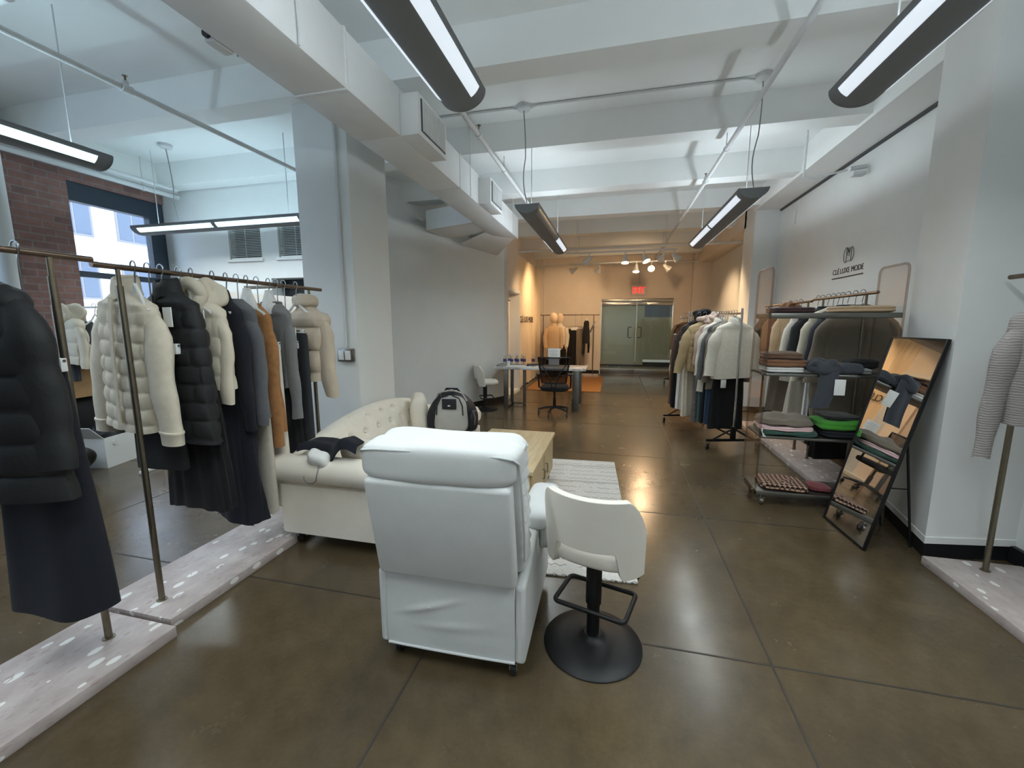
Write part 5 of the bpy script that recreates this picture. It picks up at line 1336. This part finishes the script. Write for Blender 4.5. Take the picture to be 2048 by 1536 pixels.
folded('folded_jumper', 'black folded top lying on the bright green jumper on the trolley', 'jumper', (1.84, 3.96, S2 + 0.143), (0.26, 0.26, 0.035), 'off_black_cloth', 0.0, 0.01, 4, 15, 'folded clothes on the trolley')
ht = folded('folded_scarf', 'houndstooth folded scarf on the bottom shelf of the trolley', 'scarf', (1.46, 3.94, S1), (0.36, 0.3, 0.05), 'houndstooth', -0.1, 0.01, 6, 16, 'folded clothes on the trolley')
folded('folded_scarf', 'small red folded hat on the bottom trolley shelf', 'hat', (1.74, 3.93, S1), (0.16, 0.2, 0.045), 'red_cloth', 0.1, 0.016, 3, 17, 'folded clothes on the trolley')

# ------------------------------------------------------------------ floor mirror
fm_ = thing('floor_mirror', 'tall black-framed mirror leaning before the right pier', 'mirror', (1.69, 3.395, 0.0), 0.045)
lean = math.atan2(0.315, 1.44); HL = math.hypot(0.315, 1.44)
Mx = Matrix.Translation((0, 0, 0.008)) @ Matrix.Rotation(lean, 4, 'Y')
fr = MB()
for lo, hi in (((0, -0.255, 0), (0.02, -0.243, HL)), ((0, 0.243, 0), (0.02, 0.255, HL)), ((0, -0.243, 0), (0.02, 0.243, 0.012)), ((0, -0.243, HL - 0.012), (0.02, 0.243, HL))): fr.box(lo, hi, 0.001)
fr.xf(Mx).build('frame', 'black_metal', fm_)
MB().box((0.006, -0.243, 0.012), (0.012, 0.243, HL - 0.012)).xf(Mx).build('mirror_glass', 'mirror', fm_)
MB().box((0.016, -0.243, 0.012), (0.022, 0.243, HL - 0.012)).xf(Mx).build('backing', 'black_plastic', fm_)
q = MB()
for y in (-0.14, 0.17): q.cyl((0.245, y, 0.79), (0.352, y, 0.006), 0.008, 8)
q.cyl((0.245, -0.14, 0.79), (0.245, 0.17, 0.79), 0.008, 8); q.cyl((0.14, -0.14, 0.42), (0.295, -0.14, 0.42), 0.004, 6)
q.build('strut', 'black_metal', fm_)

# ------------------------------------------------------------------ wardrobe, drape and wall lettering
wd_ = thing('open_wardrobe', 'white open wardrobe niche at the end of the slanting wall', 'wardrobe', (-2.42, 8.16, 0))
q = MB(); q.box((-0.3, 0.0, 0), (0.34, 0.02, 2.24)); q.build('side_panel', 'white_paint', wd_)
MB().box((-0.3, 1.12, 0), (0.34, 1.16, 2.24), 0.002).build('side_panel', 'white_paint', wd_)
MB().box((-0.3, 0.02, 0.06), (-0.28, 1.12, 2.2)).build('back_panel', 'white_paint', wd_)
MB().box((-0.3, 0.0, 2.2), (0.345, 1.16, 2.27), 0.002).build('top_panel', 'white_paint', wd_)
MB().box((-0.28, 0.02, 0.0), (0.33, 1.12, 0.06)).build('base_panel', 'white_paint', wd_)
MB().cyl((0.1, 0.02, 2.06), (0.1, 1.12, 2.06), 0.016, 12).build('hanging_rail', 'bronze', wd_)
def drp(u, v):
    y = 9.38 + 2.95 * u
    return (-2.16 + 0.022 * math.sin(y * 15 + 0.6 * math.sin(y * 4)) * (0.35 + 0.65 * (1 - v)) + 0.008 * math.sin(y * 41), y, 0.02 + 3.05 * v)
dr = tag(MB().grid(drp, 150, 10, 0.006).build('wall_drape', 'drape'), 'pale floor-length drape along the left wall of the warm lit area', 'curtain')
MB().cyl((-2.16, 9.36, 3.08), (-2.16, 12.35, 3.08), 0.014, 10).build('rail', 'pipe_paint', dr)
Mtx = Matrix.Translation((-2.118, 10.25, 1.57)) @ Matrix(((0, 0, 1, 0), (1, 0, 0, 0), (0, 1, 0, 0), (0, 0, 0, 1)))
tx = text_mesh('wall_lettering', 'CLÉ LUXE MODE', 0.21, 'ink_black', None, Mtx, 0.003)
tag(tx, 'black shop name lettering on the pale drape at the left of the rear area', 'sign')
# right wall sign
sg_ = thing('wall_sign', 'black shop name, emblem and underline on the right wall', 'sign', (XR - 0.002, 5.68, 2.15))
Ms = Matrix.Translation((0, 0, -0.03)) @ Matrix(((0, 0, -1, 0), (-1, 0, 0, 0), (0, 1, 0, 0), (0, 0, 0, 1)))
text_mesh('lettering', 'CLÉ LUXE MODE', 0.087, 'ink_black', sg_, Ms, 0.002)
MB().box((-0.004, -0.33, -0.082), (0.0, 0.33, -0.07)).build('underline', 'ink_black', sg_)
em = MB()
def yz(pts): return [(-0.003, -a, b) for a, b in pts]
def arc(cx_, cz_, ra_, rb_, a0, a1, n=14): return [(cx_ + ra_ * math.cos(math.radians(a0 + (a1 - a0) * i / n)), cz_ + rb_ * math.sin(math.radians(a0 + (a1 - a0) * i / n))) for i in range(n + 1)]
em.tube(yz(arc(-0.055, 0.17, 0.05, 0.085, 60, 300)), 0.0028, 6)
em.tube(yz([(-0.045, 0.25), (-0.045, 0.1), (0.03, 0.1)]), 0.0028, 6)
em.tube(yz([(0.02, 0.25), (0.02, 0.16)]), 0.0028, 6); em.tube(yz([(-0.02, 0.25), (0.0, 0.19), (0.02, 0.25)]), 0.0026, 6); em.tube(yz([(-0.02, 0.25), (-0.02, 0.16), (0.02, 0.16)]), 0.0026, 6)
em.tube(yz(arc(0.05, 0.17, 0.055, 0.08, -85, 85)), 0.0028, 6); em.tube(yz([(0.055, 0.25), (0.055, 0.09)]), 0.0028, 6)
em.build('emblem', 'ink_black', sg_)
wp = thing('wall_plate', 'small white cover plate on the right wall under the end of the girder', 'wall plate', (XR - 0.001, 7.35, 3.12))
MB().box((-0.012, -0.05, -0.1), (0.0, 0.05, 0.1), 0.003).build('plate', 'white_plastic', wp)

# ------------------------------------------------------------------ glass entrance and exit sign
ex = thing('exit_sign', 'lit red exit sign above the glass entrance', 'sign', (0.655, YF - 0.03, 2.51))
MB().box((-0.2, -0.025, -0.15), (0.2, 0.029, 0.15), 0.006).build('housing', 'exit_white', ex)
Me = Matrix.Translation((0, -0.028, -0.095)) @ Matrix(((1, 0, 0, 0), (0, 0, -1, 0), (0, 1, 0, 0), (0, 0, 0, 1)))
text_mesh('lettering', 'EXIT', 0.255, 'exit_red', ex, Me @ Matrix.Diagonal((0.68, 1, 1, 1)), 0.002, bold=0.002)
tag(MB().cyl((0.67, YF - 0.012, 2.66), (0.67, YF - 0.012, 3.22), 0.01, 8).build('conduit', 'pipe_paint'), 'thin conduit running up from the exit sign', 'conduit')
YD = YF + 0.06
XM = 0.635
hdr = struct(MB().box((DX0, YD - 0.05, 2.17), (DX1, YD + 0.05, 2.26), 0.003).build('door_header', 'steel'))
for i, (a, b) in enumerate(((DX0 + 0.01, XM - 0.004), (XM + 0.004, DX1 - 0.01))):
    d = struct(MB().box((a, YD - 0.006, 0.16), (b, YD + 0.006, 2.06)).build('door_%d' % (i + 1), 'clear_glass'))
    MB().box((a, YD - 0.022, 2.06), (b, YD + 0.022, 2.165), 0.003).build('top_rail', 'steel', d)
    MB().box((a, YD - 0.022, 0.012), (b, YD + 0.022, 0.16), 0.003).build('bottom_rail', 'steel', d)
    if i == 0: fl = [(a, b, 0.3, 2.06)]
    else: fl = [(a, 0.86, 0.3, 2.06), (0.86, b, 0.46, 1.72)]
    for x0, x1, z0, z1 in fl: MB().box((x0, YD + 0.0062, z0), (x1, YD + 0.0075, z1)).build('frosted_film', 'frosted_film', d)
    hx = XM - 0.23 if i == 0 else XM + 0.14
    s_ = 1 if i == 0 else -1
    MB().tube([(hx + 0.09 * s_, YD - 0.01, 1.12), (hx + 0.04 * s_, YD - 0.05, 1.12), (hx, YD - 0.055, 1.13), (hx, YD - 0.055, 1.42), (hx + 0.04 * s_, YD - 0.05, 1.43), (hx + 0.09 * s_, YD - 0.01, 1.43)], 0.013, 10).build('handle', 'grille_dark', d)
    if i == 1:
        Md = Matrix.Translation((1.12, YD + 0.011, 1.53)) @ Matrix(((-1, 0, 0, 0), (0, 0, 1, 0), (0, 1, 0, 0), (0, 0, 0, 1)))
        text_mesh('lettering', 'CLÉ LUXE MODE', 0.085, 'ink_black', d, Md, 0.001)
        q = MB()
        for z, x0, x1 in ((1.48, 0.82, 1.42), (1.42, 1.3, 1.42), (1.4, 0.84, 0.96), (1.31, 0.84, 1.06), (1.31, 1.2, 1.42)): q.box((x0, YD + 0.009, z - 0.006), (x1, YD + 0.012, z + 0.006))
        q.build('door_rules', 'print_grey', d)
struct(MB().box((DX0, YF - 0.05, 0.0), (DX1, YF + 0.1, 0.01), 0.002).build('trim_threshold', 'steel'))
w = struct(MB().box((0.95, 15.57, 1.55), (2.1, 15.6, 2.3), 0.003).build('window_6', 'dark_frame'))
MB().box((1.0, 15.565, 1.6), (2.05, 15.57, 2.25)).build('pane', 'slate_cloth', w)
for x, z, s2, lb in ((-1.0, 1.25, 0.05, 'small electrical plate on the far wall behind the clothes rack'),):
    pl_ = thing('socket_plate', lb, 'socket', (-0.72, YF - 0.001, 1.2)); MB().box((-0.07, -0.012, -0.05), (0.07, 0, 0.05), 0.003).build('plate', 'white_plastic', pl_)

# ------------------------------------------------------------------ far clothes rack with mannequins
plinth('terrazzo plinth before the far wall under the far clothes rack', (-2.2, 12.1), (-0.42, 12.55))
t = thing('clothes_rack', 'bronze clothes rack before the far wall behind the mannequins', 'clothes rack', (-1.3, 12.32, 0.0555), 0, 'brass rail racks on plinths')
MB().cyl((-0.98, 0, 1.73), (0.88, 0, 1.73), 0.013, 12).build('rail', 'bronze', t)
for x in (-0.75, 0.72): MB().cyl((x, 0, 0), (x, 0, 1.72), 0.013, 12).build('pole', 'bronze', t)
bottom('skirt', 'long black skirt clipped on the far clothes rack', 'skirt', (-1.12, 12.1, 1.38), 0.15, 'black_cloth', 1.2, 0.15, 0.2, 0.03, 0.05)
hanger('clip hanger carrying the long black skirt of the far rack', -1.1, 12.3, 1.8, 0.15, None, True, 0.38)
bottom('trousers', 'brown-grey trousers beside the black skirt on the far clothes rack', 'trousers', (-0.94, 12.14, 1.38), 0.5, 'taupe_cloth', 1.15, 0.12, 0.15, 0.03, 0.035, legs=True, band=False)
hanger('clip hanger carrying the brown-grey trousers of the far rack', -0.93, 12.32, 1.8, 0.5, None, True, 0.38)
garment('jacket', 'black jacket hanging edge-on on the far clothes rack', 'jacket', (-0.78, 12.25, 1.62), 1.35, 'black_cloth', 0.66, 0.2, 0.2, 0.2, sleeve=0.85)
hanger('white hanger carrying the black jacket of the far rack', -0.78, 12.32, 1.8, PI / 2)
tag(MB().box((-0.02, -0.006, -0.2), (0.02, 0.006, 0.2), 0.002, 2, (0, 0.42, 0)).build('spare_rail', 'brushed_steel', None, 40, (-0.6, 12.3, 1.46)), 'slanting steel bar beside the black jacket on the far rack', 'bar')
def mannequin(label, loc, rz, top_m, leg_m, coat):
    t = thing('mannequin', label, 'mannequin', loc, rz, 'egg-head mannequins')
    skn = 'mannequin_skin'
    R_ = []
    for z, a, b, y in ((0.82, 0.165, 0.11, 0), (0.9, 0.17, 0.115, 0), (1.0, 0.14, 0.1, 0), (1.08, 0.122, 0.09, 0), (1.2, 0.14, 0.1, -0.01), (1.3, 0.155, 0.1, -0.01), (1.38, 0.16, 0.085, 0), (1.43, 0.12, 0.065, 0), (1.455, 0.06, 0.05, 0), (1.5, 0.048, 0.048, 0), (1.56, 0.045, 0.045, 0)): R_.append(ell(0, y, z, a, b, 32))
    MB().loft(R_).build('torso', skn, t, 80)
    MB().lathe([(0.0, -0.14), (0.05, -0.128), (0.088, -0.08), (0.105, 0.0), (0.103, 0.05), (0.076, 0.11), (0.038, 0.135), (0, 0.14)], (0, -0.015, 1.68), 28).build('head', skn, t, 80)
    for s_ in (-1, 1):
        MB().tube([(s_ * 0.09, 0, 0.85), (s_ * 0.095, -0.01, 0.5), (s_ * 0.09, 0.01, 0.26), (s_ * 0.09, 0.0, 0.08), (s_ * 0.09, -0.05, 0.04)], [0.085, 0.062, 0.05, 0.034, 0.035], 16).build('leg', skn, t, 80)
        MB().tube([(s_ * 0.16, 0, 1.38), (s_ * 0.205, 0.01, 1.15), (s_ * 0.2, -0.05, 0.92), (s_ * 0.19, -0.09, 0.82)], [0.045, 0.038, 0.03, 0.02], 12).build('arm', skn, t, 80)
    for s_ in (-1, 1):
        MB().tube([(s_ * 0.085, 0, 0.92), (s_ * 0.1, -0.01, 0.5), (s_ * 0.1, 0, 0.08)], [0.105, 0.095, 0.1], 16).build('trouser_leg', leg_m, t, 80)
    b0 = 0.55 if coat else 0.98
    R2 = [ell(0, 0, z, a, b, 32) for z, a, b in ((b0, 0.2, 0.145), (0.95 if not coat else 0.9, 0.19, 0.14), (1.1, 0.165, 0.125), (1.28, 0.18, 0.13), (1.38, 0.19, 0.11), (1.44, 0.14, 0.085), (1.48, 0.075, 0.065), (1.53, 0.068, 0.065))]
    R2 = sorted(R2, key=lambda r: r[0].z)
    to = MB().loft(R2, False).build('top', top_m, t, 80)
    for s_ in (-1, 1):
        MB().tube([(s_ * 0.155, 0, 1.4), (s_ * 0.22, 0.01, 1.18), (s_ * 0.215, -0.04, 0.95), (s_ * 0.2, -0.08, 0.86)], [0.07, 0.064, 0.056, 0.052], 14).build('sleeve', top_m, to, 80)
    MB().lathe([(0.16, 0.0), (0.16, 0.008), (0, 0.01)], (0, 0, 0), 32).build('base_plate', 'steel', t)
    return t
mannequin('egg-headed mannequin in a camel wrap coat behind the desk', (-1.6, 11.3, 0.013), 0.2, 'sand_cloth', 'dark_brown_cloth', True)
mannequin('egg-headed mannequin in a cream top and dark trousers behind the coated one', (-1.5, 11.85, 0.013), -0.1, 'cream_cloth', 'black_cloth', False)
# ------------------------------------------------------------------ daylight, added lobby fill, camera
wld = bpy.data.worlds.new('World'); scene.world = wld; wld.use_nodes = True
bg = wld.node_tree.nodes['Background']
bg.inputs['Color'].default_value = (0.52, 0.72, 1.0, 1); bg.inputs['Strength'].default_value = 6.0
sd = bpy.data.lights.new('sun', 'SUN'); sd.energy = 5.0; sd.angle = math.radians(1.0); sd.color = (1, 0.96, 0.9)
so_ = bpy.data.objects.new('sun', sd); COL.objects.link(so_); so_.rotation_euler = (math.radians(20), math.radians(48), 0)
ld = bpy.data.lights.new('lobby_fill_light', 'AREA'); ld.energy = 70; ld.size = 1.2; ld.color = (0.92, 1.0, 0.94)  # unseen area light added at the lobby's left to backlight the frosted doors
lo = bpy.data.objects.new('lobby_fill_light', ld); COL.objects.link(lo); lo.location = (-1.45, 14.5, 2.7); lo.rotation_euler = (0, math.radians(-80), 0)

cd = bpy.data.cameras.new('camera'); cam = bpy.data.objects.new('camera', cd); COL.objects.link(cam)
cd.sensor_width = 36.0; cd.sensor_fit = 'HORIZONTAL'; cd.lens = 829.9 / 2048 * 36.0; cd.clip_start = 0.05; cd.clip_end = 200
yaw, pit, rol = -0.239831, -0.145318, -0.002150
f = Vector((math.sin(yaw) * math.cos(pit), math.cos(yaw) * math.cos(pit), math.sin(pit)))
r = f.cross(Vector((0, 0, 1))).normalized(); u = r.cross(f)
R2 = r * math.cos(rol) + u * math.sin(rol); U2 = -r * math.sin(rol) + u * math.cos(rol)
Mc = Matrix((R2, U2, -f)).transposed().to_4x4(); Mc.translation = (0, 0, 1.55)
cam.matrix_world = Mc
scene.camera = cam
vs = scene.view_settings
scene.display_settings.display_device = 'sRGB'
vs.view_transform = 'Standard'; vs.look = 'None'; vs.gamma = 1.0; vs.use_curve_mapping = False
vs.exposure = 0.0
